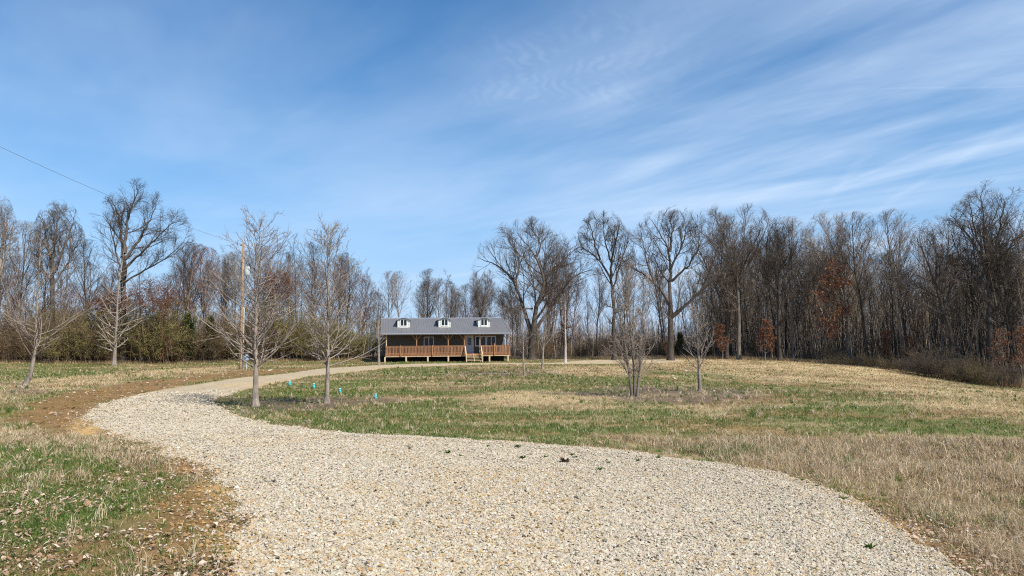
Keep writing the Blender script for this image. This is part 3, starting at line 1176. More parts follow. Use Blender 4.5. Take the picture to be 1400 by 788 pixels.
traced_tree('spreading_oak', 'dark oak with one long low limb reaching out to the right', 94, (917, 490),
            ZB((372, 600), (370, 500), (370, 375)),
            [(ZB((368, 380), (330, 320), (250, 260), (188, 222), (170, 190)), .5), (ZB((370, 380), (370, 250), (365, 180), (330, 120), (300, 70)), .6), (ZB((368, 190), (380, 120), (370, 60)), .42),
             (ZB((374, 300), (440, 240), (475, 190), (480, 110)), .42), (ZB((374, 435), (440, 380), (490, 330), (520, 270), (548, 180), (560, 110)), .55), (ZB((490, 330), (560, 270), (645, 195), (670, 170)), .36),
             (ZB((310, 300), (280, 220), (260, 110)), .36), (ZB((372, 250), (420, 160), (430, 90)), .36)], .45, 33, dens=12)
ZR = z2p(1080, 240, 2.628)
traced_tree('leaning_tree', 'dark tree leaning left with a long bare limb over the brush', 82, (1299, 505),
            ZR((580, 690), (578, 560), (560, 480)),
            [(ZR((562, 485), (545, 440), (520, 360), (500, 290), (470, 235), (455, 190)), .66), (ZR((556, 470), (500, 440), (440, 410), (388, 335)), .42), (ZR((520, 360), (525, 250), (515, 170)), .4), (ZR((548, 440), (590, 340), (610, 230)), .42)], .32, 34, dens=11)
traced_tree('spreading_oak', 'tallest oak at the right end of the woods with a fan of bare limbs', 80, (1352, 512),
            ZR((715, 715), (715, 560), (714, 420)),
            [(ZR((714, 430), (710, 320), (680, 250), (640, 180), (565, 100)), .52), (ZR((712, 340), (700, 180), (690, 70), (680, 35)), .55), (ZR((713, 330), (740, 220), (760, 110), (770, 60)), .45), (ZR((714, 390), (760, 260), (800, 210), (850, 150)), .45),
             (ZR((714, 540), (750, 510), (790, 470), (850, 400)), .36), (ZR((690, 260), (650, 110), (640, 60)), .34), (ZR((714, 430), (660, 350), (600, 250), (580, 180)), .4)], .45, 35, dens=12)
ZL = z2p(0, 250, 2.543)
traced_tree('tall_tree', 'tallest dark tree on the left, its crown split into upright limbs', 88, (169, 496),
            ZL((430, 620), (430, 420), (430, 250)),
            [(ZL((430, 260), (415, 130), (395, 60), (370, 30)), .6), (ZL((433, 240), (440, 130), (470, 50), (480, 15)), .58), (ZL((436, 260), (500, 170), (540, 80)), .5), (ZL((436, 290), (520, 210), (580, 150), (610, 130)), .42), (ZL((428, 330), (400, 220), (380, 120)), .38),
             (ZL((436, 340), (520, 290), (600, 240), (640, 200)), .3)], .42, 36, dens=12, lenf=.3)
traced_tree('tall_tree', 'dark tree with a dense rounded crown left of the tallest left tree', 86, (71, 496),
            ZL((180, 625), (182, 430), (184, 300)),
            [(ZL((184, 310), (170, 220), (150, 130), (140, 95)), .55), (ZL((184, 300), (190, 200), (200, 130), (210, 90)), .6), (ZL((186, 310), (225, 220), (255, 130), (262, 95)), .5), (ZL((184, 360), (140, 280), (125, 190)), .4), (ZL((186, 350), (240, 270), (285, 190)), .4)], .34, 37, dens=13)
traced_tree('tall_tree', 'grey tree cut by the left edge of the photo', 84, (0, 497),
            ZL((-15, 640), (-5, 430), (-5, 300)),
            [(ZL((-5, 310), (10, 200), (30, 110), (40, 70)), .55), (ZL((-5, 300), (-20, 180), (-10, 50)), .6), (ZL((-5, 330), (30, 230), (50, 120)), .4), (ZL((-6, 340), (-60, 220), (-80, 100)), .5)], .34, 38, tm=M_TWIG_MD, dens=12)


def forest(protos, px, Y, sc, label, group=None, kind='forest_tree', i=None, rz=None):
    v = ray(px, 480)
    x = v.x * Y
    p = protos[random.randrange(len(protos)) if i is None else i]
    taken.append((x, Y))
    s = sc if isinstance(sc, tuple) else (sc * random.uniform(.92, 1.08), sc * random.uniform(.92, 1.08), sc)
    o = place(kind, p, (x, Y), random.uniform(0, 6.28) if rz is None else rz, s, label, 'tree', group, .08)
    if kind == 'forest_sapling':
        k = .22 if random.random() < .1 else .05
        o.rotation_euler.x, o.rotation_euler.y = random.gauss(0, k), random.gauss(0, k)
    return o


# prominent but unforked-by-hand: dense crowns right of centre
forest(VASE_P, 993, 98, .98, 'dense many limbed dark tree just right of the oak with the long low limb', i=1)
forest(VASE_P, 1010, 96, 1.02, 'dark tree with upright limbs behind the rust leaved sapling', i=2)
forest(VASE_P, 1066, 94, .93, 'tall vase shaped tree with the highest crown right of centre', i=0)
forest(TALL_P, 1084, 97, .90, 'tall pale grey tree close beside the vase shaped tree', i=1)
forest(VASE_P, 1160, 92, .95, 'grey many stemmed tree standing over the sloping straw field', i=2)
forest(TALL_P, 1185, 90, .93, 'dark straight tree left of the paler trunks on the slope', i=0)
forest(TALL_P, 1235, 87, .90, 'straight grey tree left of the leaning tree', i=1)
forest(VASE_P, 1385, 80, .95, 'dark tree cut by the right edge of the photo', i=0)
forest(TALL_P, 1322, 86, .95, 'straight dark tree between the leaning tree and the tallest oak', i=2)
# behind and beside the house
forest(TALL_P, 588, 112, .70, 'bare tree rising behind the middle dormer of the house', i=2)
forest(VASE_P, 655, 116, .68, 'pale open tree rising behind the right dormer of the house', i=2)
forest(TALL_P, 535, 106, .60, 'grey tree rising behind the left end of the roof', i=1)
forest(TALL_P, 700, 108, .55, 'small dark tree beside the right end of the house', i=0)
forest(TALL_P, 270, 92, .86, 'reddish budding tree between the tallest left tree and the utility pole', i=3)
forest(TALL_P, 380, 95, .88, 'tall reddish tree behind the nearest yard tree', i=3)
forest(TALL_P, 422, 98, .82, 'dark tree between the two nearest yard trees', i=2)
forest(TALL_P, 492, 101, .68, 'brownish tree just left of the house roof', i=3)

GL = 'trees of the woods left of the house'
GC = 'trees of the thin woods behind the house'
GRt = 'trees of the dense woods on the right'
n_forest = 0


def fill(n, px0, px1, dy0, dy1, protos, s0, s1, label, group, dmin=1.5, kind='forest_tree'):
    c = t = 0
    while c < n and t < n * 30:
        t += 1
        px = random.uniform(px0, px1)
        v = ray(px, 480)
        # march to the wood's edge along this sight line
        Y = 60.0
        while Y < 125 and Y < edge_y(v.x * Y):
            Y += .5
        Y += dy0 + (dy1 - dy0) * random.random() ** 1.3
        x = v.x * Y
        if not far_enough(x, Y, dmin):
            continue
        k = (Y / 90) ** .3
        forest(protos, px, Y, random.uniform(s0, s1) * k, label, group, kind)
        c += 1


fill(38, -25, 470, 2, 34, TALL_P, .55, .82, 'bare tree in the woods left of the house', GL)
fill(34, -25, 515, 0, 26, SLIM_P, .6, 1.05, 'slim bare sapling in the woods left of the house', 'saplings of the woods left of the house', 1.0, 'forest_sapling')
fill(24, 470, 720, 5, 36, TALL_P, .42, .62, 'bare tree in the thin woods behind the house', GC)
fill(20, 500, 720, 3, 22, SLIM_P, .45, .75, 'slim bare sapling in the thin woods behind the house', 'saplings behind the house', 1.0, 'forest_sapling')
fill(15, 740, 985, 2, 26, TALL_P, .6, .85, 'bare tree in the woods between the two big oaks', 'trees of the woods behind the parking area', 1.6)
fill(46, 735, 990, 0, 22, SLIM_P, .5, .95, 'slim bare sapling in the woods behind the parking area', 'saplings behind the parking area', .9, 'forest_sapling')
fill(38, 985, 1440, 1, 32, TALL_P + VASE_P[2:], .72, .90, 'bare tree in the dense woods on the right', GRt, 1.7)
fill(62, 985, 1440, 0, 26, SLIM_P, .6, 1.05, 'slim bare sapling in the dense woods on the right', 'saplings of the dense woods on the right', .9, 'forest_sapling')

for (px, Y, s, i, lab) in [(765, 103, .95, 0, 'rust leaved sapling right of the broad oak behind the house'), (987, 96, .85, 1, 'rust leaved sapling beneath the dense dark tree right of the long limbed oak'),
                           (1046, 93, .95, 1, 'rust leaved sapling under the tall vase shaped tree'), (1128, 92, 1.75, 0, 'tallest rust leaved tree reaching halfway up the dense woods'),
                           (1212, 87, .8, 1, 'rust leaved sapling left of the olive brush on the slope'), (1243, 85, .75, 1, 'rust leaved sapling among the pale trunks left of the leaning tree'),
                           (1362, 76, .8, 0, 'rust leaved sapling behind the right end of the brush'), (1392, 74, .85, 0, 'reddest leaved sapling at the right edge of the photo'), (912, 99, .6, 1, 'low rust leaved sapling at the foot of the long limbed oak')]:
    forest(RUSTY_P, px, Y, s * (.85 if px == 765 else 1), lab, 'saplings keeping rust coloured leaves', 'rusty_sapling', i)


# ---- brush
def brush(seed, h, n, mat, leafpal=None, nleaf=0, lsize=.06, spread=.55, arch=-.03):
    g = np.random.default_rng(seed)
    az = g.uniform(0, 6.28, n)
    st = np.stack([np.cos(az), np.sin(az), np.zeros(n)], -1) * (g.uniform(0, h * .28, n))[:, None]
    sp = g.uniform(.1, 1, n) * spread
    d = np.stack([np.cos(az) * sp, np.sin(az) * sp, np.ones(n)], -1)
    p = grow_paths(st, d, h * g.uniform(.55, 1.1, n), 9, .10, arch, g)
    r = rads(.022, .008, 9).repeat(n, 0)
    acc = [tubes(p, r, 4)]
    q, qr = spawn(p, r, 11, .12, 1, .7, .3, .42, .6, g, 6, .14, .02, .008)
    acc.append(tubes(q, qr, 3))
    u, ur = spawn(q, qr, 6, .1, 1, .7, .3, .45, .7, g, 4, .14, .02, .006, lmin=.2)
    acc.append(tubes(u, ur, 3))
    v, f = merge_tubes(acc)
    me = np_mesh('brush', v, f, mat, smooth=True)
    parts = [('stems', me)]
    if nleaf:
        tips = np.concatenate([u.reshape(-1, 3), q.reshape(-1, 3)])
        c = tips[g.integers(0, len(tips), nleaf)] + g.normal(0, .06, (nleaf, 3))
        c = c[c[:, 2] > h * .12]
        k = len(c)
        a = unit(g.normal(0, 1, (k, 3)))
        b = unit(np.cross(a, g.normal(0, 1, (k, 3))))
        s = lsize * g.uniform(.5, 1.2, (k, 1))
        V = np.stack([c - a * s, c - b * s * .5, c + a * s, c + b * s * .5], 1).reshape(-1, 3)
        pal = np.array(leafpal)
        C = np.repeat(pal[g.integers(0, len(pal), k)] * g.uniform(.7, 1.25, (k, 1)), 4, 0)
        parts.append(('foliage', np_mesh('brush_leaf', V, np.arange(k * 4).reshape(k, 4), M_LEAF, C)))
    return parts


OLIVE = [(.27, .265, .075), (.21, .205, .055), (.33, .295, .09), (.25, .20, .075)]
BROWN = [(.20, .12, .06), (.15, .085, .045), (.24, .16, .08)]
BR_OLIVE = [brush(51, 4.6, 36, M_BRUSH, OLIVE, 15000, .036), brush(52, 4.0, 34, M_BRUSH, OLIVE, 13000, .036, .7)]
BR_BROWN = [brush(53, 4.4, 38, M_BRUSH, BROWN, 6000, .036), brush(54, 4.0, 36, M_BRUSH, BROWN, 6500, .036, .75, -.05)]
BR_GREY = [brush(55, 2.4, 34, M_TWIG_MD, OLIVE, 500, .04, .8, -.03), brush(56, 3.6, 40, M_TWIG_DK, [(.13, .115, .05), (.10, .085, .045)], 3000, .034, .6, -.02)]


BR_OLIVE_DK = [brush(63, 4.0, 34, M_BRUSH, [(.125, .12, .045), (.10, .095, .038), (.15, .13, .055)], 7000, .036, .6)]


def shrub(protos, px, Y, sc, label, group, kind='thicket_shrub', i=None):
    v = ray(px, 480)
    x = v.x * Y
    return place(kind, protos[random.randrange(len(protos)) if i is None else i], (x, Y), random.uniform(0, 6.28), (sc * random.uniform(.95, 1.35), sc * random.uniform(.95, 1.35), sc), label, 'shrub', group)


gb = 'shrubs of the thicket along the left woods'
for px, s, k in [(205, 1.5, 'o'), (228, 1.35, 'o'), (170, 1.15, 'b'), (120, 1.45, 'o'), (140, 1.6, 'b'), (95, 1.5, 'b'), (60, 1.35, 'b'), (30, 1.4, 'b'), (5, 1.3, 'b'), (-20, 1.4, 'b'), (185, 1.3, 'o'), (250, 1.0, 'b'), (280, 1.2, 'b'), (305, 1.35, 'b'), (345, 1.3, 'b'), (372, 1.25, 'o'), (395, 1.35, 'o'),
                 (420, 1.0, 'o'), (440, .95, 'o'), (465, .9, 'o'), (485, .85, 'o'), (505, .8, 'o'), (330, 1.1, 'b'), (108, .9, 'b'), (75, 1.0, 'o'), (45, .9, 'b'), (15, .8, 'b'), (220, .8, 'o'), (265, .8, 'b'), (407, .8, 'b'), (450, .6, 'b'), (475, .55, 'o'), (290, .7, 'b'), (322, .8, 'o'), (360, .7, 'b'), (158, .7, 'b')]:
    v = ray(px, 480)
    Y = 60.0
    while Y < edge_y(v.x * Y):
        Y += .5
    Y += random.uniform(-.5, 2.5) if s > 1 else random.uniform(-2, .3)
    s *= random.uniform(1.0, 1.42)
    if k == 'o':
        shrub(BR_OLIVE, px, Y, s, 'olive tinged leafing shrub in the thicket along the left woods', gb + ', olive ones')
    else:
        shrub(BR_BROWN, px, Y, s, 'brown tangled shrub in the thicket along the left woods', gb + ', brown ones')
for px, dy, s, lab in [(212, -1.2, 1.55, 'largest olive leafing shrub, in front of the vine mass'), (238, -.8, 1.3, 'olive leafing shrub just left of the cedar pair'), (425, -1.5, 1.05, 'olive leafing shrub between the two nearest yard trees, by the drive'), (462, -1.0, .95, 'olive leafing shrub just right of the slender yard tree'), (122, -1.0, 1.2, 'olive leafing shrub behind the pale white trunked tree')]:
    v = ray(px, 480)
    Y = 60.0
    while Y < edge_y(v.x * Y):
        Y += .5
    shrub(BR_OLIVE, px, Y + dy, s, lab, None, 'leafing_shrub', 0)
# reddish vine masses draped in the trees above the thicket
def tangle(seed, w, hgt, n=420):
    g = np.random.default_rng(seed)
    a = unit(g.normal(0, 1, (n, 3))) * g.uniform(.2, 1, (n, 1)) ** .5
    st = a * np.array([w, w * .6, hgt])
    st[:, 2] -= .35 * (st[:, 0] / w) ** 2 * hgt
    p = grow_paths(st, g.normal(0, 1, (n, 3)), g.uniform(.8, 2.2, n), 8, .35, -.06, g)
    acc = [tubes(p, rads(.022, .010, 8).repeat(n, 0), 3)]
    q, qr = spawn(p, rads(.022, .010, 8).repeat(n, 0), 4, .1, 1, .9, .3, .4, .7, g, 4, .25, -.05, .009)
    acc.append(tubes(q, qr, 3))
    # hanging stems that carry the mass down to the ground
    m = 9
    b = np.stack([g.uniform(-w * .7, w * .7, m), g.uniform(-w * .3, w * .3, m), g.uniform(-hgt * .3, 0, m)], -1)
    d = grow_paths(b, np.tile([0, 0, -1.], (m, 1)), np.full(m, 7.5), 10, .05, 0, g)
    d[:, :, 2] = b[:, None, 2] - np.linspace(0, 7.5, 10)[None]
    acc.append(tubes(d, np.full((m, 10), .03), 4))
    v, f = merge_tubes(acc)
    v[:, 2] += 7.5
    return [('stems', np_mesh('vine', v, f, M_VINE, smooth=True))]


for sd__, px, Y, w, hh, lift, lab in [(57, 207, 86, 3.4, 1.9, .9, 'reddish brown vine mass hanging below the tallest left tree'), (58, 378, 93, 2.8, 2.1, 2.6, 'reddish vine mass high behind the nearest yard tree'), (59, 150, 88, 2.4, 1.5, .2, 'smaller brown vine mass left of the large reddish one')]:
    vv = ray(px, 480)
    oo = place('vine_tangle', tangle(sd__, w, hh), (vv.x * Y, Y), 0, 1, lab, 'vine')
    oo.location.z += lift - .3
for px, Y, s in [(1215, 84, .7), (1235, 83, .85), (1255, 81, .9), (1275, 79.5, 1.0), (1295, 78, 1.05), (1312, 76.5, 1.1), (1330, 75, 1.05), (1345, 74, .9), (1190, 86, .6), (1165, 87, .55), (1140, 88, .6), (1372, 72, .85), (1265, 83, .8), (1305, 80, .9)]:
    shrub(BR_OLIVE_DK if random.random() < .6 else BR_GREY[1:], px, Y, s * (.85 if Y < 82 else .75) * random.uniform(.65, 1.25), 'dull olive shrub in the brush at the foot of the right woods', 'shrubs along the foot of the right woods')
for k in range(30):
    px = random.uniform(700, 1150)
    v = ray(px, 480)
    Y = 60.0
    while Y < 125 and Y < edge_y(v.x * Y):
        Y += .5
    shrub(BR_GREY + BR_BROWN[1:], px, Y + random.uniform(-.5, 5), random.uniform(.4, .7), 'low brown brush along the foot of the woods behind the field', 'low brush along the wood edge behind the field', 'low_brush')
for k in range(34):
    px = random.uniform(690, 1000)
    v = ray(px, 480)
    shrub(BR_GREY + BR_BROWN[1:], px, edge_y(v.x * 104) + random.uniform(4, 26), random.uniform(.7, 1.2), 'brown brush deep in the woods behind the parking area', 'brush deep in the woods', 'low_brush')


# ---- red cedars
def cedar(seed, h=6.5):
    g = np.random.default_rng(seed)
    tr = straight(h, 10, g, .02)
    nb_ = 70
    bt = g.uniform(.08, .97, nb_)
    ba = g.uniform(0, 6.28, nb_)
    bl = h * .23 * (1 - bt) ** .6 * g.uniform(.45, 1.15, nb_)
    n = 13000
    k_ = g.integers(0, nb_, n)
    f_ = g.uniform(.15, 1, n) ** .7
    a = ba[k_] + g.normal(0, .22, n)
    rr = bl[k_] * f_
    c = np.stack([np.cos(a) * rr, np.sin(a) * rr, bt[k_] * h + rr * .75 + g.normal(0, .14, n)], -1)
    d = unit(np.stack([np.cos(a), np.sin(a), g.uniform(-.3, 1.2, n)], -1) + g.normal(0, .5, (n, 3)))
    b = unit(np.cross(d, g.normal(0, 1, (n, 3))))
    s = g.uniform(.08, .18, (n, 1))
    V = np.stack([c - b * s * .3, c + b * s * .3, c + d * s * 1.5], 1).reshape(-1, 3)
    pal = np.array([(.05, .08, .025), (.07, .10, .03), (.04, .06, .022), (.10, .11, .04)])
    C = np.repeat(pal[g.integers(0, 4, n)] * g.uniform(.7, 1.2, (n, 1)), 3, 0)
    tv, tf = tubes(tr, rads(.12, .02, 10), 7)
    return [('trunk', np_mesh('cedar_trunk', tv, tf, M_BARK_MD, smooth=True)), ('crown', np_mesh('cedar_crown', V, np.arange(n * 3).reshape(n, 3), M_LEAF, C))]


CED = [cedar(61), cedar(62, 5.5)]
for px, Y, s, i, lab in [(258, 86, 1.0, 0, 'dark green cedar in the thicket, left one of the pair by the pole'), (289, 87, .95, 0, 'dark green cedar in the thicket, right one of the pair by the pole'), (243, 87, .75, 1, 'small dark cedar at the left foot of the cedar pair'), (318, 88, .7, 1, 'small dark cedar just left of the utility pole'),
                         (1382, 77, .6, 1, 'small dark green cedar behind the tan grass at the right edge'), (930, 103, .75, 1, 'low green cedar under the long limbed oak')]:
    v = ray(px, 480)
    place('cedar', CED[i], (v.x * Y * (Y + 2.5) / Y, Y + 2.5), random.uniform(0, 6), s * .92, lab, 'tree')


# ---- yard trees: central leader with long low ascending side branches
def yard(seed, h, r, nb, t0, low, twig=M_TWIG_YARD, bk=M_BARK_PALE, lean=(0, 0), lenf=.36, trop=.09, ang=1.05, top=.22, n2=6, P1=10, t1=.97, n3=3, bend=0, mid=(.72, .45)):
    g = np.random.default_rng(seed)
    tr = straight(h, 22, g, .022, lean)
    if bend:
        # the foot of the trunk leans, then it straightens
        tr[0, :, 0] += bend * (1 - np.exp(-tr[0, :, 2] / .9)) - .06 * tr[0, :, 2]
    rd = rads(r, .008, 22, .8)
    e = lambda t: np.interp(t, [t0, t0 + .10, .45, .75, 1], [low, 1.0, mid[0], mid[1], top])
    return tree_meshes('yard', tr, rd, [
        dict(n=nb, t0=t0, t1=t1, ang=ang, asd=.20, lenf=lenf, rr=.38, P=P1, wob=.075, trop=trop, rmin=.0085, S=5, env=e),
        dict(n=n2, t0=.12, t1=1, ang=.62, asd=.22, lenf=.42, rr=.62, P=6, wob=.08, trop=.06, rmin=.006, S=4),
        dict(n=n3, t0=.15, t1=1, ang=.62, asd=.25, lenf=.5, rr=.75, P=4, wob=.07, trop=.04, rmin=.0042, S=3, lmin=.16)], g, bk, twig, sides=10, limbs=None)


def put_yard(px, py, parts, label, rz=0, sc=1):
    x, y = ground(px, py)
    return place('yard_tree', parts, (x, y), rz, sc, label, 'tree', None, .04)


def yscale(px, py, ptop):
    """metres per photo height at this base"""
    x, y = ground(px, py)
    v, w = ray(px, py), ray(px, ptop)
    return (w.z - v.z) * y


h = yscale(349, 556, 298)
put_yard(349, 556, yard(71, h, .105, 92, .19, .95, lenf=.37, top=.25, ang=1.08, trop=.055, n2=5, mid=(.85, .6)), 'nearest yard tree, thick pale trunk and widest low branches beside the drive bend', .6)
h = yscale(447, 552, 306)
put_yard(447, 552, yard(72, h, .085, 84, .20, .9, lenf=.33, ang=.95, trop=.055, lean=(.05, 0), top=.25, mid=(.85, .62)), 'yard tree with a slender crown standing among the teal pipes', 2.0)
h = yscale(33, 529, 300)
put_yard(33, 529, yard(73, h, .11, 44, .16, 1.1, lenf=.44, ang=1.1, trop=.055, lean=(.05, 0), top=.12, bend=.55, n2=8, mid=(.42, .22)), 'leaning pale yard tree with long low branches near the left edge', 0)
h = yscale(156, 500, 325)
put_yard(156, 500, yard(74, h, .20, 54, .10, .6, lenf=.25, ang=1.15, trop=.04, lean=(.02, 0), twig=M_TWIG_PALE), 'pale white trunked tree in front of the left thicket', 1)
h = yscale(518, 499, 418)
put_yard(518, 499, yard(75, h, .14, 20, .30, .8, lenf=.26, ang=.8), 'pale slender yard tree at the left corner of the house', 2)
h = yscale(717, 515, 425)
put_yard(717, 515, yard(76, h, .08, 18, .35, .8, lenf=.26, ang=.9), 'thin pale yard tree nearest the right end of the house', 1)
h = yscale(742, 505, 420)
put_yard(742, 505, yard(77, h, .12, 20, .25, 1.0, lenf=.38, ang=.7), 'small forked yard tree between the two thin pale ones', 3)
h = yscale(773, 497.5, 400)
put_yard(773, 497.5, yard(78, h, .16, 20, .40, .8, lenf=.2, ang=.7, bk=M_BARK_WHITE), 'pale straight yard tree at the edge of the parking area', 3)
h = yscale(957, 535, 420)
put_yard(957, 535, yard(79, h, .075, 24, .24, .9, lenf=.42, ang=.85, trop=.07, n2=7, n3=4), 'single stemmed small tree on the lawn right of the tree with three stems', 1.3)


def multistem(px, py, ptop, label):
    g = np.random.default_rng(80)
    h = yscale(px, py, ptop)
    st = np.array([[-.05, 0, 0], [.06, .05, 0], [.12, -.03, 0]])
    d = np.array([[-.13, .05, 1], [.02, -.02, 1], [.13, .03, 1]])
    L = np.array([h * .8, h, h * .93])
    p = grow_paths(st, d, L, 18, .03, .02, g)
    r = rads(.052, .006, 18, .85).repeat(3, 0)
    tv, tf = tubes(p, r, 9)
    acc = []
    q, qr = spawn(p, r, 30, .13, .97, .72, .2, .27, .42, g, 9, .07, .065, .007, env=lambda t: np.interp(t, [.13, .22, .5, .75, 1], [1, 1, .5, .35, .2]))
    acc.append(tubes(q, qr, 5))
    u, ur = spawn(q, qr, 7, .15, 1, .62, .25, .45, .6, g, 6, .08, .05, .005)
    acc.append(tubes(u, ur, 4))
    w, wr = spawn(u, ur, 4, .15, 1, .6, .25, .55, .7, g, 4, .09, .03, .004, lmin=.16)
    acc.append(tubes(w, wr, 3))
    cv, cf = merge_tubes(acc)
    x, y = ground(px, py)
    place('yard_tree', [('trunk', np_mesh('stems', tv, tf, M_BARK_MD, smooth=True)), ('crown', np_mesh('twigs', cv, cf, M_TWIG_YARD, smooth=True))], (x, y), .3, 1, label)


multistem(866, 543, 355, 'lawn tree with three dark stems rising from one base')


# ---- undergrowth: thin poles and twigs filling the wood, one mass
def undergrowth(seed, n, mat, word, d0=1, d1=34, tall=1, split=.68, t0=.5, x0=960, xl=-40):
    g = np.random.default_rng(seed)
    px = np.where(g.uniform(0, 1, n) < split, g.uniform(x0, 1460, n), g.uniform(xl, x0, n))
    P0 = []
    for a in px:
        v = ray(a, 480)
        Y = 62.0
        while Y < 125 and Y < edge_y(v.x * Y):
            Y += 1
        Y += d0 + d1 * g.uniform() ** 1.2
        P0.append((v.x * Y, Y, 0))
    st = np.array(P0)
    st[:, 2] = height(st[:, 0], st[:, 1]) - .05
    left = px < 960
    L = np.where(left, g.uniform(2, 7, n), g.uniform(3, 15, n)) * tall
    d = np.stack([g.normal(0, .10, n), g.normal(0, .10, n), np.ones(n)], -1)
    p = grow_paths(st, d, L, 6, .06, .02, g)
    r = rads(.05, .014, 6).repeat(n, 0) * g.uniform(.4, 1.3, (n, 1))
    acc = [tubes(p, r, 4)]
    q, qr = spawn(p, r, 6, t0, 1, .5, .2, .25, .6, g, 4, .07, .05, .010)
    acc.append(tubes(q, qr, 3))
    u, ur = spawn(q, qr, 2, .2, 1, .5, .25, .5, .6, g, 3, .1, .03, .008)
    acc.append(tubes(u, ur, 3))
    v, f = merge_tubes(acc)
    o = link('undergrowth', np_mesh('undergrowth', v, f, mat, smooth=True))
    tag(o, 'thin %s saplings and twigs filling the woods' % word, kind='stuff')


undergrowth(90, 2300, M_BARK_DK, 'dark')
undergrowth(92, 1900, M_POLE_PALE, 'pale')
undergrowth(93, 3000, M_TWIG_MD, 'far brown', 26, 50, 1.1, .70, .15, 960, 700)
undergrowth(94, 1500, M_TWIG_MD, 'far grey', 22, 46, 1.3, .45, .15, 760, -40)


def edge_grass():
    """tan grass standing along the wood edge and round the house, thin at the foot"""
    g = np.random.default_rng(91)
    n = 60000
    E = np.array(EDGE_L)
    k = g.integers(1, len(E) - 2, n)
    t = g.uniform(0, 1, n)[:, None]
    p = E[k] * (1 - t) + E[k + 1] * t
    p[:, 1] += g.normal(-1.2, 1.1, n)
    h_ = g.uniform(.2, .55, n)
    # taller tan stand at the right end
    m = 9000
    c = np.array(ground(1392, 531))
    p2 = c + np.stack([g.uniform(-3.0, 6, m), g.uniform(0, 5, m)], -1)
    p = np.concatenate([p, p2])
    h_ = np.concatenate([h_, g.uniform(.5, 1.5, m)])
    ok = drive_sd(p[:, 0], p[:, 1]) < -.3
    p, h_ = p[ok], h_[ok]
    nb = len(p)
    C = pick([(.42, .31, .17), (.36, .25, .13), (.48, .38, .23), (.30, .19, .10)], nb)
    stuff('edge_grass', 'tan grass standing along the edge of the woods', [blades(p[:, 0], p[:, 1], h_, np.full(nb, .03), np.abs(g.normal(.2, .2, nb)), C, False)], M_BLADE)


edge_grass()

# ------------------------------------------------------------------ house
A9 = R(9.5)
HX = np.array([math.cos(A9), math.sin(A9)])
HY = np.array([-math.sin(A9), math.cos(A9)])
HO = np.array([ray(527, 480).x * 84, 84.0])
HZ = .45
HL = 14.45
house = empty('house', (HO[0], HO[1], HZ), A9)
tag(house, 'grey metal sided house with three white dormers and a long porch', 'house')


def hx(px, ly):
    """local x whose point at local depth ly projects on photo column px"""
    lo_, hi_ = -3.0, 18.0
    for _ in range(40):
        m_ = (lo_ + hi_) / 2
        w = HO + HX * m_ + HY * ly
        v = ROT.transposed() @ Vector((w[0], w[1], 1.5))
        if 700 + 1000 * v.x / -v.z < px:
            lo_ = m_
        else:
            hi_ = m_
    return lo_


zp = lambda zx: 500 + zx / 6.3636
M_SIDING = plain('grey_siding', (.10, .088, .07), .5, .12, (1.5, 1.5, .3), metal=0)
M_ROOF = plain('grey_metal_roof', (.15, .147, .15), .55, .10, (.8, .3, .3), spec=.25)
M_ROOF_TRIM = plain('grey_roof_trim', (.30, .31, .34), .4, .08, metal=.1)
M_WHITE = plain('white_trim', (.72, .72, .69), .5, .06)
M_CREAM = plain('dormer_white', (.56, .58, .53), .5, .06)
M_STAIN = plain('stained_wood', (.33, .145, .06), .7, .4, (3, 3, 20), bump=.2, c2=(.17, .07, .032))
M_STAIN_B = plain('stained_board', (.29, .15, .075), .7, .5, (7, 7, .4), bump=.15, c2=(.14, .06, .03))
M_CEDARW = plain('fresh_orange_wood', (.36, .18, .08), .7, .3, (3, 3, 14), bump=.2)
M_PINE = plain('pale_lumber', (.56, .44, .27), .75, .25, (3, 3, 10), bump=.2)
M_SHADE_SKIRT = plain('shade_black_skirt', (.02, .02, .022), .9, .2)  # near-black: the shade below the deck put into the skirt's colour
M_DOOR = plain('grey_blue_door', (.47, .49, .55), .45, .05)
M_SHADE_BEAM = plain('shade_brown_beam', (.16, .10, .06), .8, .2)  # shade under the eave put into the beam's dark brown


def glass_mat():
    m, nt, b = new_mat('window_glass')
    b.inputs['Base Color'].default_value = (.012, .016, .022, 1)
    b.inputs['Roughness'].default_value = .04
    b.inputs['Specular IOR Level'].default_value = .35
    return m


M_GLASS = glass_mat()
DK = .95   # deck height above the house datum
WY = 2.25  # front wall
WX0, WX1 = hx(520.3, WY), hx(688.7, WY)
RZ0, RSL = 3.40, .279
RIDGE_Y = 7.2
BACK_Y = 2 * RIDGE_Y
roofz = lambda y: RZ0 + RSL * (y if y <= RIDGE_Y else 2 * RIDGE_Y - y)

# walls with vertical ribs
w = MB()
wt = roofz(WY) - .12
gz = roofz(RIDGE_Y) - .12
w.box(WX0, WX1, WY, WY + .15, -.1, wt)
w.box(WX0, WX1, BACK_Y - WY - .15, BACK_Y - WY, -.1, wt)
for x0 in (WX0, WX1 - .15):
    w.box(x0, x0 + .15, WY + .15, BACK_Y - WY - .15, -.1, wt)
    w.add([(x0, WY, wt), (x0, BACK_Y - WY, wt), (x0, RIDGE_Y, gz), (x0 + .15, WY, wt), (x0 + .15, BACK_Y - WY, wt), (x0 + .15, RIDGE_Y, gz)], [(0, 2, 1), (3, 4, 5), (0, 3, 5, 2), (1, 2, 5, 4)])
k = WX0 + .12
while k < WX1 - .1:
    w.box(k, k + .035, WY - .02, WY - .001, -.09, wt - .02)
    k += .23
k = WY + .3
while k < BACK_Y - WY - .2:
    for xx in (WX0 - .02, WX1 + .001):
        w.box(xx, xx + .019, k, k + .035, -.09, wt - .02)
    k += .23
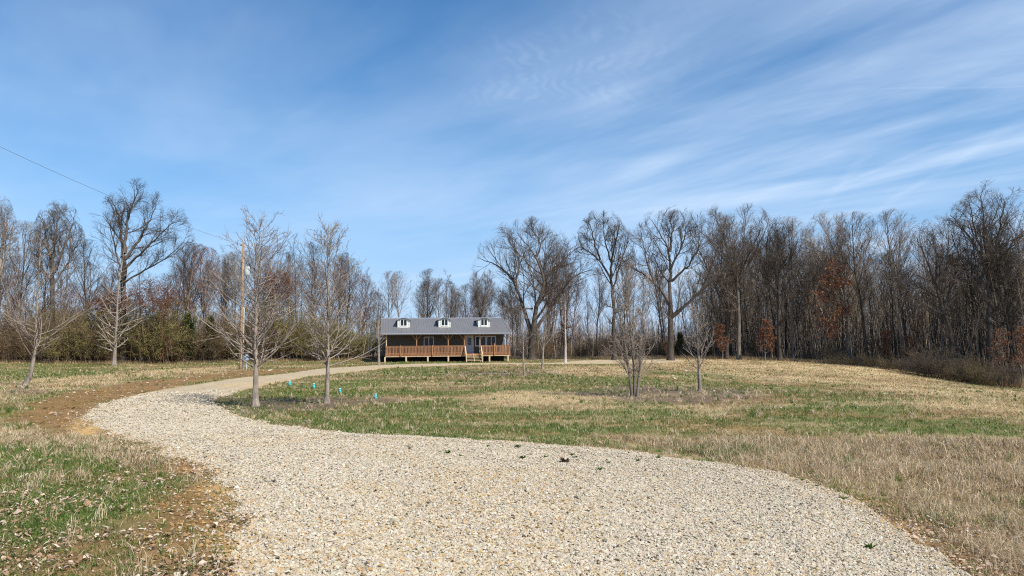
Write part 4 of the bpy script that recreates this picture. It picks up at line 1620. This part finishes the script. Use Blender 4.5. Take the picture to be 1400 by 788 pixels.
w.build('wall', M_SIDING, house)

# roof: two ribbed slopes
rf = MB()
RX0, RX1 = hx(520.6, -.3), hx(698.6, -.3)


def slope(y0, y1, lift):
    ys = [y0, y1]
    vs, fs = [], []
    prof = []
    x = RX0
    while x < RX1 - .05:
        prof += [(x, 0), (x + .235, 0), (x + .252, .019), (x + .283, .019)]
        x += .30
    prof.append((RX1, 0))
    for y in ys:
        for (a, b) in prof:
            vs.append((a, y, roofz(y) + b + lift))
    n = len(prof)
    for i in range(n - 1):
        fs.append((i, i + 1, n + i + 1, n + i))
    # underside
    m = len(vs)
    vs += [(RX0, y0, roofz(y0) - .06), (RX1, y0, roofz(y0) - .06), (RX1, y1, roofz(y1) - .06), (RX0, y1, roofz(y1) - .06)]
    fs += [(m + 3, m + 2, m + 1, m), (0, m, m + 1, n - 1) if y0 < y1 else (n - 1, m + 1, m, 0)]
    fs += [(0, n, m + 3, m), (n - 1, m + 1, m + 2, 2 * n - 1)]
    rf.add(vs, fs)


slope(-.3, RIDGE_Y, 0)
slope(BACK_Y + .3, RIDGE_Y, 0)
roof = rf.build('roof', M_ROOF, house)
t = MB()
t.box(RX0 - .04, RX1 + .04, -.42, -.305, roofz(-.3) - .09, roofz(-.3) + .025)
t.build('gutter', M_ROOF_TRIM, roof)
t = MB()
t.bar((RX0 - .02, RIDGE_Y - .16, roofz(RIDGE_Y - .16) + .035), (RX1 + .02, RIDGE_Y - .16, roofz(RIDGE_Y - .16) + .035), .36, .02, (0, -RSL, 1))
t.bar((RX0 - .02, RIDGE_Y + .16, roofz(RIDGE_Y - .16) + .035), (RX1 + .02, RIDGE_Y + .16, roofz(RIDGE_Y - .16) + .035), .36, .02, (0, RSL, 1))
t.build('ridge_cap', M_ROOF_TRIM, roof)
t = MB()
for xx in (RX0 - .03, RX1 + .004):
    t.add([(xx, -.3, roofz(-.3) - .14), (xx + .026, -.3, roofz(-.3) - .14), (xx + .026, -.3, roofz(-.3) + .05), (xx, -.3, roofz(-.3) + .05),
           (xx, RIDGE_Y, roofz(RIDGE_Y) - .14), (xx + .026, RIDGE_Y, roofz(RIDGE_Y) - .14), (xx + .026, RIDGE_Y, roofz(RIDGE_Y) + .05), (xx, RIDGE_Y, roofz(RIDGE_Y) + .05)],
          [(0, 1, 2, 3), (0, 4, 5, 1), (1, 5, 6, 2), (2, 6, 7, 3), (3, 7, 4, 0)])
t.build('rake_trim', M_ROOF_TRIM, roof)
t = MB()
t.box(WX0 - .02, WX1 + .3, .06, .20, roofz(.1) - .26, roofz(.1) - .065)
t.build('porch_beam', M_SHADE_BEAM, house)
t = MB()
t.box(RX0 + .02, RX1 - .02, -.29, -.25, roofz(-.3) - .17, roofz(-.3) - .064)
t.build('fascia', M_ROOF_TRIM, house)


def window(x0, x1, z0, z1, y, parent, panes=2, fr=.07, mat=M_WHITE, top=None):
    """frame proud of the wall, glass set back inside it"""
    f = MB()
    f.box(x0 - fr, x0, y - .05, y + .02, z0 - fr, z1 + fr)
    f.box(x1, x1 + fr, y - .05, y + .02, z0 - fr, z1 + fr)
    f.box(x0, x1, y - .05, y + .02, z1, z1 + fr)
    f.box(x0 - .04, x1 + .04, y - .085, y - .051, z0 - fr - .02, z0 - .01)
    f.box(x0, x1, y - .05, y + .02, z0 - fr, z0)
    for k in range(1, panes):
        xm = x0 + (x1 - x0) * k / panes
        f.box(xm - fr * .45, xm + fr * .45, y - .045, y + .02, z0, z1)
    win = f.build('window', mat, parent)
    g = MB()
    g.box(x0, x1, y - .022, y - .012, z0, z1)
    g.build('pane', M_GLASS, win)
    return win


window(hx(zp(511), WY), hx(zp(586), WY), DK + .95, DK + 1.95, WY - .02, house, 2, .09)
window(hx(zp(958), WY), hx(zp(1040), WY), DK + .95, DK + 1.98, WY - .02, house, 2, .09)
window(hx(zp(1056), WY), hx(zp(1126), WY), DK + .95, DK + 1.98, WY - .02, house, 2, .09)
t = MB()
t.box(hx(zp(1041), WY) + .1, hx(zp(1055), WY) - .1, WY - .04, WY - .005, DK + .86, DK + 2.06)
t.box(hx(zp(935), WY) + .02, hx(zp(1140), WY), WY - .04, WY - .005, DK + 2.08, DK + 2.2)
t.build('window_surround', M_STAIN, house)
# door
d0, d1 = hx(zp(874), WY), hx(zp(929), WY)
t = MB()
t.box(d0, d1, WY - .06, WY - .022, DK + .02, DK + 2.02)
t.box(d0 + .14, d1 - .14, WY - .066, WY - .06, DK + .18, DK + .80)
door = t.build('door', M_DOOR, house)
t = MB()
t.box(d0 - .11, d0 - .002, WY - .07, WY - .022, DK, DK + 2.14)
t.box(d1 + .002, d1 + .11, WY - .07, WY - .022, DK, DK + 2.14)
t.box(d0 - .002, d1 + .002, WY - .07, WY - .022, DK + 2.025, DK + 2.14)
t.build('door_frame', M_WHITE, door)
t = MB()
t.box(d0 + .17, d1 - .17, WY - .07, WY - .0605, DK + 1.0, DK + 1.88)
t.build('door_pane', M_GLASS, door)
t = MB()
for k in (1, 2):
    xm = d0 + .17 + (d1 - d0 - .34) * k / 3
    zm = DK + 1.0 + .88 * k / 3
    t.box(xm - .012, xm + .012, WY - .077, WY - .0705, DK + 1.0, DK + 1.88)
    t.box(d0 + .17, d1 - .17, WY - .080, WY - .0775, zm - .012, zm + .012)
t.build('glazing_bars', M_DOOR, door)
t = MB()
t.tube([(d1 - .09, WY - .06, DK + 1.0), (d1 - .09, WY - .12, DK + 1.0)], [.028, .034], 10)
t.build('handle', M_ROOF_TRIM, door)

# dormers
for zx in (330, 687, 1030):
    y0 = 2.55
    cx = hx(zp(zx), y0)
    hw = .70
    zb, zs, zt = roofz(y0), roofz(y0) + .92, roofz(y0) + 1.10
    yb = RIDGE_Y - .4
    dm = MB()
    arch = [(-hw, zs), (-hw * .62, zs + .13), (-hw * .22, zt), (hw * .22, zt), (hw * .62, zs + .13), (hw, zs)]
    ring = [(-hw, zb - .02)] + arch + [(hw, zb - .02)]
    vs = [(cx + a, y0, z) for a, z in ring] + [(cx + a, yb, max(z, zb)) for a, z in ring]
    n = len(ring)
    dm.add(vs, [tuple(range(n))] + [(i, n + i, n + i + 1, i + 1) for i in range(n - 1)])
    # corner boards lean out slightly at the cheeks
    dm.box(cx - hw - .03, cx - hw + .10, y0 - .03, y0 - .002, zb - .01, zs - .02)
    dm.box(cx + hw - .10, cx + hw + .03, y0 - .03, y0 - .002, zb - .01, zs - .02)
    dm.box(cx - hw - .03, cx + hw + .03, y0 - .035, y0 - .003, zb - .05, zb + .10)
    dorm = dm.build('dormer', M_CREAM, house)
    rr_ = MB()
    ov = .17
    oa = [(-hw - ov, zs - .03), (-hw * .66, zs + .17), (-hw * .24, zt + .05), (hw * .24, zt + .05), (hw * .66, zs + .17), (hw + ov, zs - .03)]
    vs, fs = [], []
    for yy in (y0 - .22, yb + .6):
        for a, z in oa:
            vs.append((cx + a, yy, z))
        for a, z in oa:
            vs.append((cx + a * .985, yy, z - .055))
    m = len(oa)
    for i in range(m - 1):
        fs.append((i, i + 1, 2 * m + i + 1, 2 * m + i))
        fs.append((m + i + 1, m + i, 3 * m + i, 3 * m + i + 1))
        fs.append((i + 1, i, m + i, m + i + 1))
    fs += [(0, 2 * m, 3 * m, m), (m - 1, 2 * m - 1, 4 * m - 1, 3 * m - 1)]
    rr_.add(vs, fs)
    rr_.build('dormer_roof', M_ROOF_TRIM, dorm)
    window(cx - .35, cx + .35, zb + .20, zb + .92, y0 - .012, dorm, 2, .07)
    refl = MB()  # white strip standing in for light reflected off the roof below the dormer
    refl.bar((cx - hw * .6, y0 - .1, roofz(y0 - .1) + .045), (cx + hw * .6, y0 - .1, roofz(y0 - .1) + .045), .3, .01, (0, -RSL, 1))
    refl.build('roof_reflection', M_WHITE, dorm)

# deck
t = MB()
nb_ = 16
for k in range(nb_):
    t.box(-.02, HL, .02 + k * (WY - .06) / nb_, .02 + (k + 1) * (WY - .06) / nb_ - .008, DK - .035, DK)
deck = t.build('deck_floor', M_STAIN, house)
S0, S1 = hx(zp(866), 0), hx(zp(1000), 0)   # stair opening
t = MB()
t.box(-.04, HL + .02, -.045, .0, DK - .22, DK - .004)
t.box(HL - .03, HL + .02, .0, WY, DK - .22, DK - .036)
t.box(-.04, .01, .0, WY, DK - .22, DK - .036)
t.build('rim_board', M_STAIN, deck)
t = MB()
t.box(-.02, HL, -.03, .06, DK - .31, DK - .222)
t.build('deck_beam', M_PINE, deck)
for zx in (168, 352, 540, 718, 1075, 1236):
    t = MB()
    cx = hx(zp(zx), .02)
    t.box(cx - .085, cx + .085, -.06, .08, -.25, DK - .312)
    t.build('support_post', M_PINE, house, .008)
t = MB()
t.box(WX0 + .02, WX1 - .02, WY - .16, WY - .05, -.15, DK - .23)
t.build('skirting_shade', M_SHADE_SKIRT, house)


def rail(xa, xb, name='railing'):
    r_ = MB()
    n = int((xb - xa) / .165)
    for k in range(n):
        x = xa + (k + .5) * (xb - xa) / n
        wv = .085 + .03 * random.random()
        r_.box(x - wv / 2, x + wv / 2, -.075 - .004 * random.random(), -.05, DK - .13, DK + .90)
    o = r_.build(name, M_STAIN_B, house)
    r2 = MB()
    r2.box(xa, xb, -.049, -.01, DK + .78, DK + .87)
    r2.box(xa, xb, -.049, -.01, DK + .06, DK + .15)
    r2.box(xa - .02, xb + .02, -.10, .03, DK + .901, DK + .94)
    r2.build('rail_cap', M_CEDARW, o)
    return o


rail(0.0, S0 - .06)
rail(S1 + .06, HL)
# the short end rail
r_ = MB()
for k in range(13):
    y = .1 + k * .165
    r_.box(HL - .05, HL - .028, y, y + .11, DK - .13, DK + .90)
    r_.box(.02, .042, y, y + .11, DK - .13, DK + .90)
er = r_.build('end_railing', M_STAIN_B, house)
r_ = MB()
r_.box(HL - .06, HL + .03, .04, WY - .03, DK + .901, DK + .94)
r_.box(-.03, .06, .04, WY - .03, DK + .901, DK + .94)
r_.build('rail_cap', M_CEDARW, er)

# roof posts with forked braces
PB = roofz(.1) - .26
for zx, mat, br in ((180, M_PINE, 0), (443, M_CEDARW, 2), (718, M_CEDARW, 2), (858, M_CEDARW, -1), (992, M_CEDARW, 1), (1236, M_CEDARW, 2)):
    cx = hx(zp(zx), .13)
    t = MB()
    t.box(cx - .055, cx + .055, .075, .185, DK - .2, PB + .002)
    p = t.build('post', mat, house, .006)
    if br:
        b = MB()
        if br in (2, -1):
            b.bar((cx - .05, .13, PB - .62), (cx - .55, .13, PB - .01), .07, .07)
        if br in (2, 1):
            b.bar((cx + .05, .13, PB - .62), (cx + .55, .13, PB - .01), .07, .07)
        b.build('brace', M_CEDARW, p)
for zx in (305, 580, 1120):
    cx = hx(zp(zx), -.14)
    t = MB()
    t.box(cx - .055, cx + .055, -.19, -.085, DK - .2, DK + (1.0 if zx != 1120 else 1.15))
    t.build('rail_post', M_CEDARW, house, .006)

# stairs
stairs = MB()
NST = 5
for k in range(NST):
    z = DK - (k + 1) * (DK + .02) / (NST + 1) + .02
    y = -.12 - (k + 1) * .27
    stairs.box(S0 + .04, S1 - .04, y, y + .13, z - .04, z)
    stairs.box(S0 + .04, S1 - .04, y + .14, y + .265, z - .04, z)
st = stairs.build('stairs', M_PINE, house)
t = MB()
for xx in (S0, (S0 + S1) / 2, S1 - .04):
    t.bar((xx + .02, -.06, DK - .16), (xx + .02, -.2 - NST * .27, -.08), .042, .26)
t.build('stringer', M_PINE, st)
for xx, mt in ((S0 - .03, M_CEDARW), (S1 + .03, M_CEDARW)):
    t = MB()
    t.bar((xx, -.10, DK + .86), (xx, -.10 - NST * .27, .85), .10, .045)
    t.bar((xx, -.10, DK + .35), (xx, -.10 - NST * .27, .36), .045, .09)
    t.box(xx - .05, xx + .05, -.15 - NST * .27, -.05 - NST * .27, -.15, .84)
    for q in range(5):
        f_ = (q + .5) / 5
        yy = -.1 - f_ * NST * .27
        z1 = DK + .86 + (.85 - DK - .86) * f_
        t.box(xx - .02, xx + .02, yy - .035, yy + .035, z1 - .78, z1 - .02)
    t.build('stair_railing', M_PINE, st)

# small pale bench on the deck beside the stairs
cx = hx(zp(815), .5)
bn = empty('porch_bench', (HO + HX * cx + HY * .35).tolist() + [HZ + DK], A9)
tag(bn, 'small pale wooden bench on the porch behind the railing left of the stairs', 'bench')
t = MB()
for k in range(3):
    t.box(-.5, .5, -.16 + k * .11, -.06 + k * .11, .40, .44)
t.build('seat', M_PINE, bn, .004)
for xx in (-.38, .38):
    t = MB()
    t.box(xx - .03, xx + .03, -.13, -.07, 0, .399)
    t.box(xx - .03, xx + .03, .07, .13, 0, .399)
    t.box(xx - .025, xx + .025, -.069, .069, .12, .17)
    t.build('leg', M_PINE, bn)

# ------------------------------------------------------------------ utility pole, wire, pipes, weeds
M_POLE = plain('weathered_pole', (.34, .24, .15), .85, .4, (10, 10, .6), bump=.4, c2=(.22, .12, .06), spec=.1)
M_GALV = plain('pale_grey_metal', (.52, .58, .60), .45, .12, metal=.1)
M_BLUEG = plain('blue_grey_metal', (.30, .38, .47), .5, .12, metal=.1)
M_PORC = plain('brown_porcelain', (.12, .06, .04), .3, .1)
M_WIRE = plain('black_wire', (.10, .10, .11), .6, .1)
M_TEAL = plain('teal_plastic', (.045, .40, .42), .45, .12)
M_TEALC = plain('pale_cap', (.36, .60, .60), .45, .1)


def pole(x, y, hgt, label, gear=True):
    z = H1(x, y)
    o = empty('utility_pole', (x, y, z), 0)
    tag(o, label, 'utility pole')
    t = MB()
    t.tube([(0, 0, -.3), (0, 0, .5), (.03, 0, hgt * .5), (.0, 0, hgt)], [.17, .165, .14, .105], 14)
    t.build('post', M_POLE, o, smooth=True)
    t = MB()
    t.tube([(-.20, 0, hgt - .32), (-.20, 0, hgt - .26), (-.20, 0, hgt - .20), (-.20, 0, hgt - .14)], [.05, .075, .045, .06], 10)
    t.bar((-.11, 0, hgt - .30), (-.22, 0, hgt - .30), .04, .04)
    t.build('insulator', M_PORC, o, smooth=True)
    if gear:
        t = MB()
        t.tube([(.40, 0, hgt - 3.05), (.40, 0, hgt - 3.0), (.40, 0, hgt - 2.3), (.40, 0, hgt - 2.24)], [.2, .25, .25, .22], 16)
        tr = t.build('transformer', M_GALV, o, smooth=True)
        t = MB()
        t.box(.1, .2, -.05, .05, hgt - 2.85, hgt - 2.75)
        t.box(.1, .2, -.05, .05, hgt - 2.5, hgt - 2.4)
        t.tube([(.36, 0, hgt - 2.24), (.36, 0, hgt - 2.05)], [.04, .025], 8)
        t.build('bracket', M_BLUEG, tr)
        t = MB()
        t.tube([(.23, -.10, -.1), (.23, -.10, hgt * .47), (.17, -.10, hgt * .50)], .055, 10)
        t.build('conduit', M_GALV, o, smooth=True)
        t = MB()
        t.box(.34, .72, -.13, .10, .78, 1.36)
        mb_ = t.build('meter_box', M_BLUEG, o, .01)
        t = MB()
        t.tube([(.53, -.13, 1.18), (.53, -.24, 1.18)], [.10, .09], 14)
        t.build('meter', M_GALV, mb_)
        t = MB()
        t.box(.285, .339, -.1, -.05, 1.0, 1.06)
        t.box(.50, .56, -.02, .04, -.05, .779)
        t.build('bracket', M_GALV, mb_)
    return z + hgt


xp, yp = ground(329, 505.5)
hp = yscale(329, 505.5, 332)
ztop = pole(xp, yp, hp, 'weathered wooden utility pole with a pale transformer beside the gravel drive')
v = ray(-190, 108)
Y2 = 26.0
x2, z2 = v.x * Y2, CAM_Z + v.z * Y2
hz2 = z2 - H1(x2, Y2) + .2
pole(x2, Y2, hz2, 'bare wooden utility pole out to the left carrying the near end of the wire', False)
t = MB()
a, b = Vector((xp - .20, yp, ztop - .13)), Vector((x2 - .2, Y2, z2 + .07))
pts = []
for k in range(25):
    f_ = k / 24
    p = a.lerp(b, f_)
    p.z -= .55 * 4 * f_ * (1 - f_)
    pts.append(p)
t.tube(pts, .009, 6)
wire = t.build('power_line', M_WIRE, None, smooth=True)
tag(wire, 'thin black power line running from the utility pole off to the left', 'wire')

for (px, py, lab) in [(396, 528, 'teal capped pipe nearest the drive, between the two nearest yard trees'), (429, 532, 'teal capped pipe just left of the slender yard tree trunk'),
                      (464.5, 538.5, 'teal capped pipe just right of the slender yard tree trunk'), (513.5, 546, 'teal capped pipe farthest from the drive, out on open lawn')]:
    x, y = ground(px, py)
    o = empty('riser_pipe', (x, y, H1(x, y)))
    tag(o, lab, 'pipe', 'teal riser pipes on the lawn')
    sc_ = y / 30 * .85
    hh, r_ = .255 * sc_, .055 * sc_
    t = MB()
    t.tube([(0, 0, -.05), (0, 0, hh * .82)], r_, 14)
    t.build('pipe', M_TEAL, o, smooth=True)
    t = MB()
    t.tube([(0, 0, hh * .8), (0, 0, hh * .96), (0, 0, hh)], [r_ * 1.15, r_ * 1.15, r_ * .8], 14)
    t.build('cap', M_TEALC, o, smooth=True)


def weed(seed, pal, n=26, s=.07):
    g = np.random.default_rng(seed)
    a = g.uniform(0, 6.28, n)
    el = g.uniform(.1, 1.0, n)
    L = s * g.uniform(.5, 1.3, n)
    d = np.stack([np.cos(a) * np.cos(el), np.sin(a) * np.cos(el), np.sin(el)], -1)
    sd = np.stack([-np.sin(a), np.cos(a), np.zeros(n)], -1) * (L * .16)[:, None]
    b = g.normal(0, s * .12, (n, 3))
    b[:, 2] = .0
    m1 = b + d * (L * .55)[:, None] + np.array([0, 0, .008])
    tp = b + d * L[:, None] - np.array([0, 0, .006])
    V = np.stack([b, m1 - sd, tp, m1 + sd], 1).reshape(-1, 3)
    C = np.repeat(np.array(pal)[g.integers(0, len(pal), n)] * g.uniform(.7, 1.2, (n, 1)), 4, 0)
    return np_mesh('weed', V, np.arange(n * 4).reshape(n, 4), M_BLADE, C)


WD = [weed(1, GPAL), weed(2, GPAL, 18, .055), weed(3, GPAL, 30, .08)]
k = 0
for (px, py) in [(782, 629), (788, 634), (708, 618), (668, 617), (725, 630), (715, 636), (745, 634), (832, 642), (872, 637), (820, 652), (630, 633), (612, 628), (1097, 660), (1155, 686), (1190, 758), (1118, 668), (1150, 685), (900, 634), (195, 620), (560, 622)]:
    x, y = ground(px, py)
    o = link('weed', WD[k % 3])
    zz = float(surf(np.array([x]), np.array([y]))[0])
    o.location = (x, y, zz + .012)
    o.rotation_euler = (0, 0, random.uniform(0, 6.28))
    o.scale = [random.uniform(.45, .8)] * 3
    tag(o, 'small green weed sprouting from the gravel drive', 'weed', 'green weeds on the gravel')
    k += 1
x, y = ground(772, 641)
o = link('weed', weed(4, [(.11, .06, .055), (.15, .09, .07), (.07, .08, .03)], 36, .095))
o.location = (x, y, float(surf(np.array([x]), np.array([y]))[0]) + .012)
tag(o, 'dark purplish weed, the largest one on the gravel', 'weed')

# fallen pale log and dead branches in the right brush
x, y = ground(1318, 514)
o = empty('fallen_log', (x, y + 1.5, H1(x, y) + .95), R(5))
tag(o, 'short white fallen log lying in the brush at the right', 'log')
t = MB()
t.tube([(-.6, 0, 0), (0, .03, .06), (.75, 0, .02)], [.055, .05, .035], 8)
t.build('trunk', plain('bleached_wood', (.7, .66, .6), .8, .15), o, smooth=True)

# ------------------------------------------------------------------ light, sky, view
SUN_EL, SUN_AZ = R(47), R(134)   # azimuth clockwise from +Y: behind the camera, to the right
sd_ = Vector((math.sin(SUN_AZ) * math.cos(SUN_EL), math.cos(SUN_AZ) * math.cos(SUN_EL), math.sin(SUN_EL)))
sl = bpy.data.lights.new('sun', 'SUN')
sl.energy = 5.0
sl.angle = R(.53)
sl.color = (1.0, .945, .86)
so = bpy.data.objects.new('sun', sl)
COL.objects.link(so)
so.rotation_euler = sd_.to_track_quat('Z', 'Y').to_euler()
so.location = (30, -30, 60)

wd = bpy.data.worlds.new('World')
scene.world = wd
wd.use_nodes = True
nt = wd.node_tree
bg = nt.nodes['Background']
bg.inputs['Strength'].default_value = .115
sky = N(nt, 'ShaderNodeTexSky', sky_type='NISHITA')
sky.sun_disc = False
sky.sun_elevation = SUN_EL
sky.sun_rotation = SUN_AZ
sky.air_density = 1.0
sky.dust_density = .6
sky.ozone_density = 1.6
L = nt.links.new
tc = N(nt, 'ShaderNodeTexCoord')
sp = N(nt, 'ShaderNodeSeparateXYZ')
L(tc.outputs['Generated'], sp.inputs[0])


def math_(op, a, b=None, c=None, clamp=False):
    n = N(nt, 'ShaderNodeMath', operation=op)
    n.use_clamp = clamp
    for i, v_ in enumerate((a, b, c)):
        if v_ is None:
            continue
        if isinstance(v_, (int, float)):
            n.inputs[i].default_value = v_
        else:
            L(v_, n.inputs[i])
    return n.outputs[0]


zc = math_('MAXIMUM', sp.outputs['Z'], .035)
u_ = math_('DIVIDE', sp.outputs['X'], zc)
v_ = math_('DIVIDE', sp.outputs['Y'], zc)
cb = N(nt, 'ShaderNodeCombineXYZ')
L(u_, cb.inputs[0])
L(v_, cb.inputs[1])


def cloud_noise(rot, scale, detail, rough, loc=(0, 0, 0), dist=0.0):
    # rotate so the streak direction becomes x, then stretch along it
    r1 = N(nt, 'ShaderNodeMapping')
    r1.inputs['Rotation'].default_value = (0, 0, rot)
    L(cb.outputs[0], r1.inputs['Vector'])
    mp = N(nt, 'ShaderNodeMapping')
    mp.inputs['Scale'].default_value = (*scale, 1)
    mp.inputs['Location'].default_value = loc
    L(r1.outputs[0], mp.inputs['Vector'])
    n = N(nt, 'ShaderNodeTexNoise', Scale=1.0, Detail=detail, Roughness=rough, Distortion=dist)
    L(mp.outputs[0], n.inputs['Vector'])
    return n.outputs['Fac']


def remap(v, a, b, lo=0, hi=1):
    n = N(nt, 'ShaderNodeMapRange', interpolation_type='SMOOTHSTEP')
    n.inputs['From Min'].default_value = a
    n.inputs['From Max'].default_value = b
    n.inputs['To Min'].default_value = lo
    n.inputs['To Max'].default_value = hi
    L(v, n.inputs['Value'])
    return n.outputs[0]


STR = -math.atan2(1.97, -1.5)
big = remap(cloud_noise(STR, (.14, .30), 3, .5, (3.1, .7, 0)), .28, .60)
wisp = remap(cloud_noise(STR, (.34, 1.15), 7, .55, (1.3, 2.2, 0), .45), .30, .80)
veil = remap(cloud_noise(STR, (.3, .5), 5, .55, (7.3, 1.2, 0)), .35, .75)
fine = cloud_noise(STR + .35, (1.2, 5.5), 6, .6, (0, 0, 0), .3)
side = remap(math_('ADD', sp.outputs['X'], math_('MULTIPLY', sp.outputs['Z'], -.25)), -.22, .36, .20, 1)
cl = math_('MULTIPLY', math_('MULTIPLY', wisp, math_('MULTIPLY_ADD', big, .8, .2)), side)
cl = math_('ADD', math_('MULTIPLY', cl, math_('MULTIPLY_ADD', fine, .7, .6)), math_('MULTIPLY', veil, .36))
# a small rippled patch of high cloud
du, dv = math_('SUBTRACT', u_, .22), math_('SUBTRACT', v_, 2.6)
rad_ = math_('SQRT', math_('ADD', math_('MULTIPLY', du, du), math_('MULTIPLY', math_('MULTIPLY', dv, dv), .55)))
spot = remap(rad_, .12, .62, 1, 0)
rip = math_('SINE', math_('ADD', math_('ADD', math_('MULTIPLY', u_, 110), math_('MULTIPLY', v_, -20)), math_('MULTIPLY', cloud_noise(0, (2.2, 2.2), 4, .6), 44)))
rip = math_('MULTIPLY', remap(rip, -1, 1), remap(cloud_noise(0, (3.5, 3.5), 4, .6, (4, 1, 0)), .42, .62))
cl = math_('ADD', cl, math_('MULTIPLY', spot, math_('MULTIPLY_ADD', rip, .085, .14)))


def trail(u0, v0, u1, v1, wid, amp):
    """an old aircraft trail: a straight soft line on the cloud plane"""
    l_ = math.hypot(u1 - u0, v1 - v0)
    ax, ay = (u1 - u0) / l_, (v1 - v0) / l_
    al = math_('ADD', math_('MULTIPLY', math_('SUBTRACT', u_, u0), ax), math_('MULTIPLY', math_('SUBTRACT', v_, v0), ay))
    ac = math_('ADD', math_('MULTIPLY', math_('SUBTRACT', u_, u0), -ay), math_('MULTIPLY', math_('SUBTRACT', v_, v0), ax))
    ac = math_('ABSOLUTE', math_('ADD', ac, math_('MULTIPLY_ADD', fine, wid * 2, -wid)))
    e_ = math_('MULTIPLY', remap(al, 0, l_ * .25), remap(al, l_ * .8, l_, 1, 0))
    return math_('MULTIPLY', math_('MULTIPLY', remap(ac, 0, wid, amp, 0), e_), math_('MULTIPLY_ADD', fine, 1.2, .3))


def uv_(px, py):
    w_ = ray(px, py)
    return w_.x / w_.z, 1 / w_.z


for p0, p1, wid, amp in (((1130, 262), (1310, 185), .05, .13), ((1180, 300), (1420, 150), .07, .13), ((1120, 290), (1200, 190), .06, .10), ((1180, 122), (1440, 118), .018, .10)):
    cl = math_('ADD', cl, trail(*uv_(*p0), *uv_(*p1), wid, amp))
cl = math_('MULTIPLY', cl, .74, clamp=True)
hor = remap(sp.outputs['Z'], .0, .34, .80, 0)
mxh = N(nt, 'ShaderNodeMix', data_type='RGBA')
L(hor, mxh.inputs['Factor'])
mxh.inputs[7].default_value = (2.45, 3.95, 6.6, 1)
mxw = N(nt, 'ShaderNodeMix', data_type='RGBA')
L(cl, mxw.inputs['Factor'])
hs = N(nt, 'ShaderNodeHueSaturation', Saturation=1.38, Value=1.04)
L(sky.outputs[0], hs.inputs['Color'])
L(hs.outputs[0], mxh.inputs[6])
L(mxh.outputs[2], mxw.inputs[6])
mxw.inputs[7].default_value = (5.2, 6.2, 7.6, 1)
L(mxw.outputs[2], bg.inputs['Color'])

scene.view_settings.view_transform = 'Standard'
scene.view_settings.look = 'None'
scene.view_settings.exposure = 0.35
scene.view_settings.gamma = 1
scene.cycles.max_bounces = 6
scene.cycles.diffuse_bounces = 3
scene.cycles.glossy_bounces = 2
scene.cycles.transmission_bounces = 2
scene.cycles.use_denoising = False
scene.cycles.pixel_filter_type = 'BLACKMAN_HARRIS'
scene.cycles.filter_width = 1.15
scene.cycles.use_adaptive_sampling = True
scene.cycles.adaptive_threshold = .01
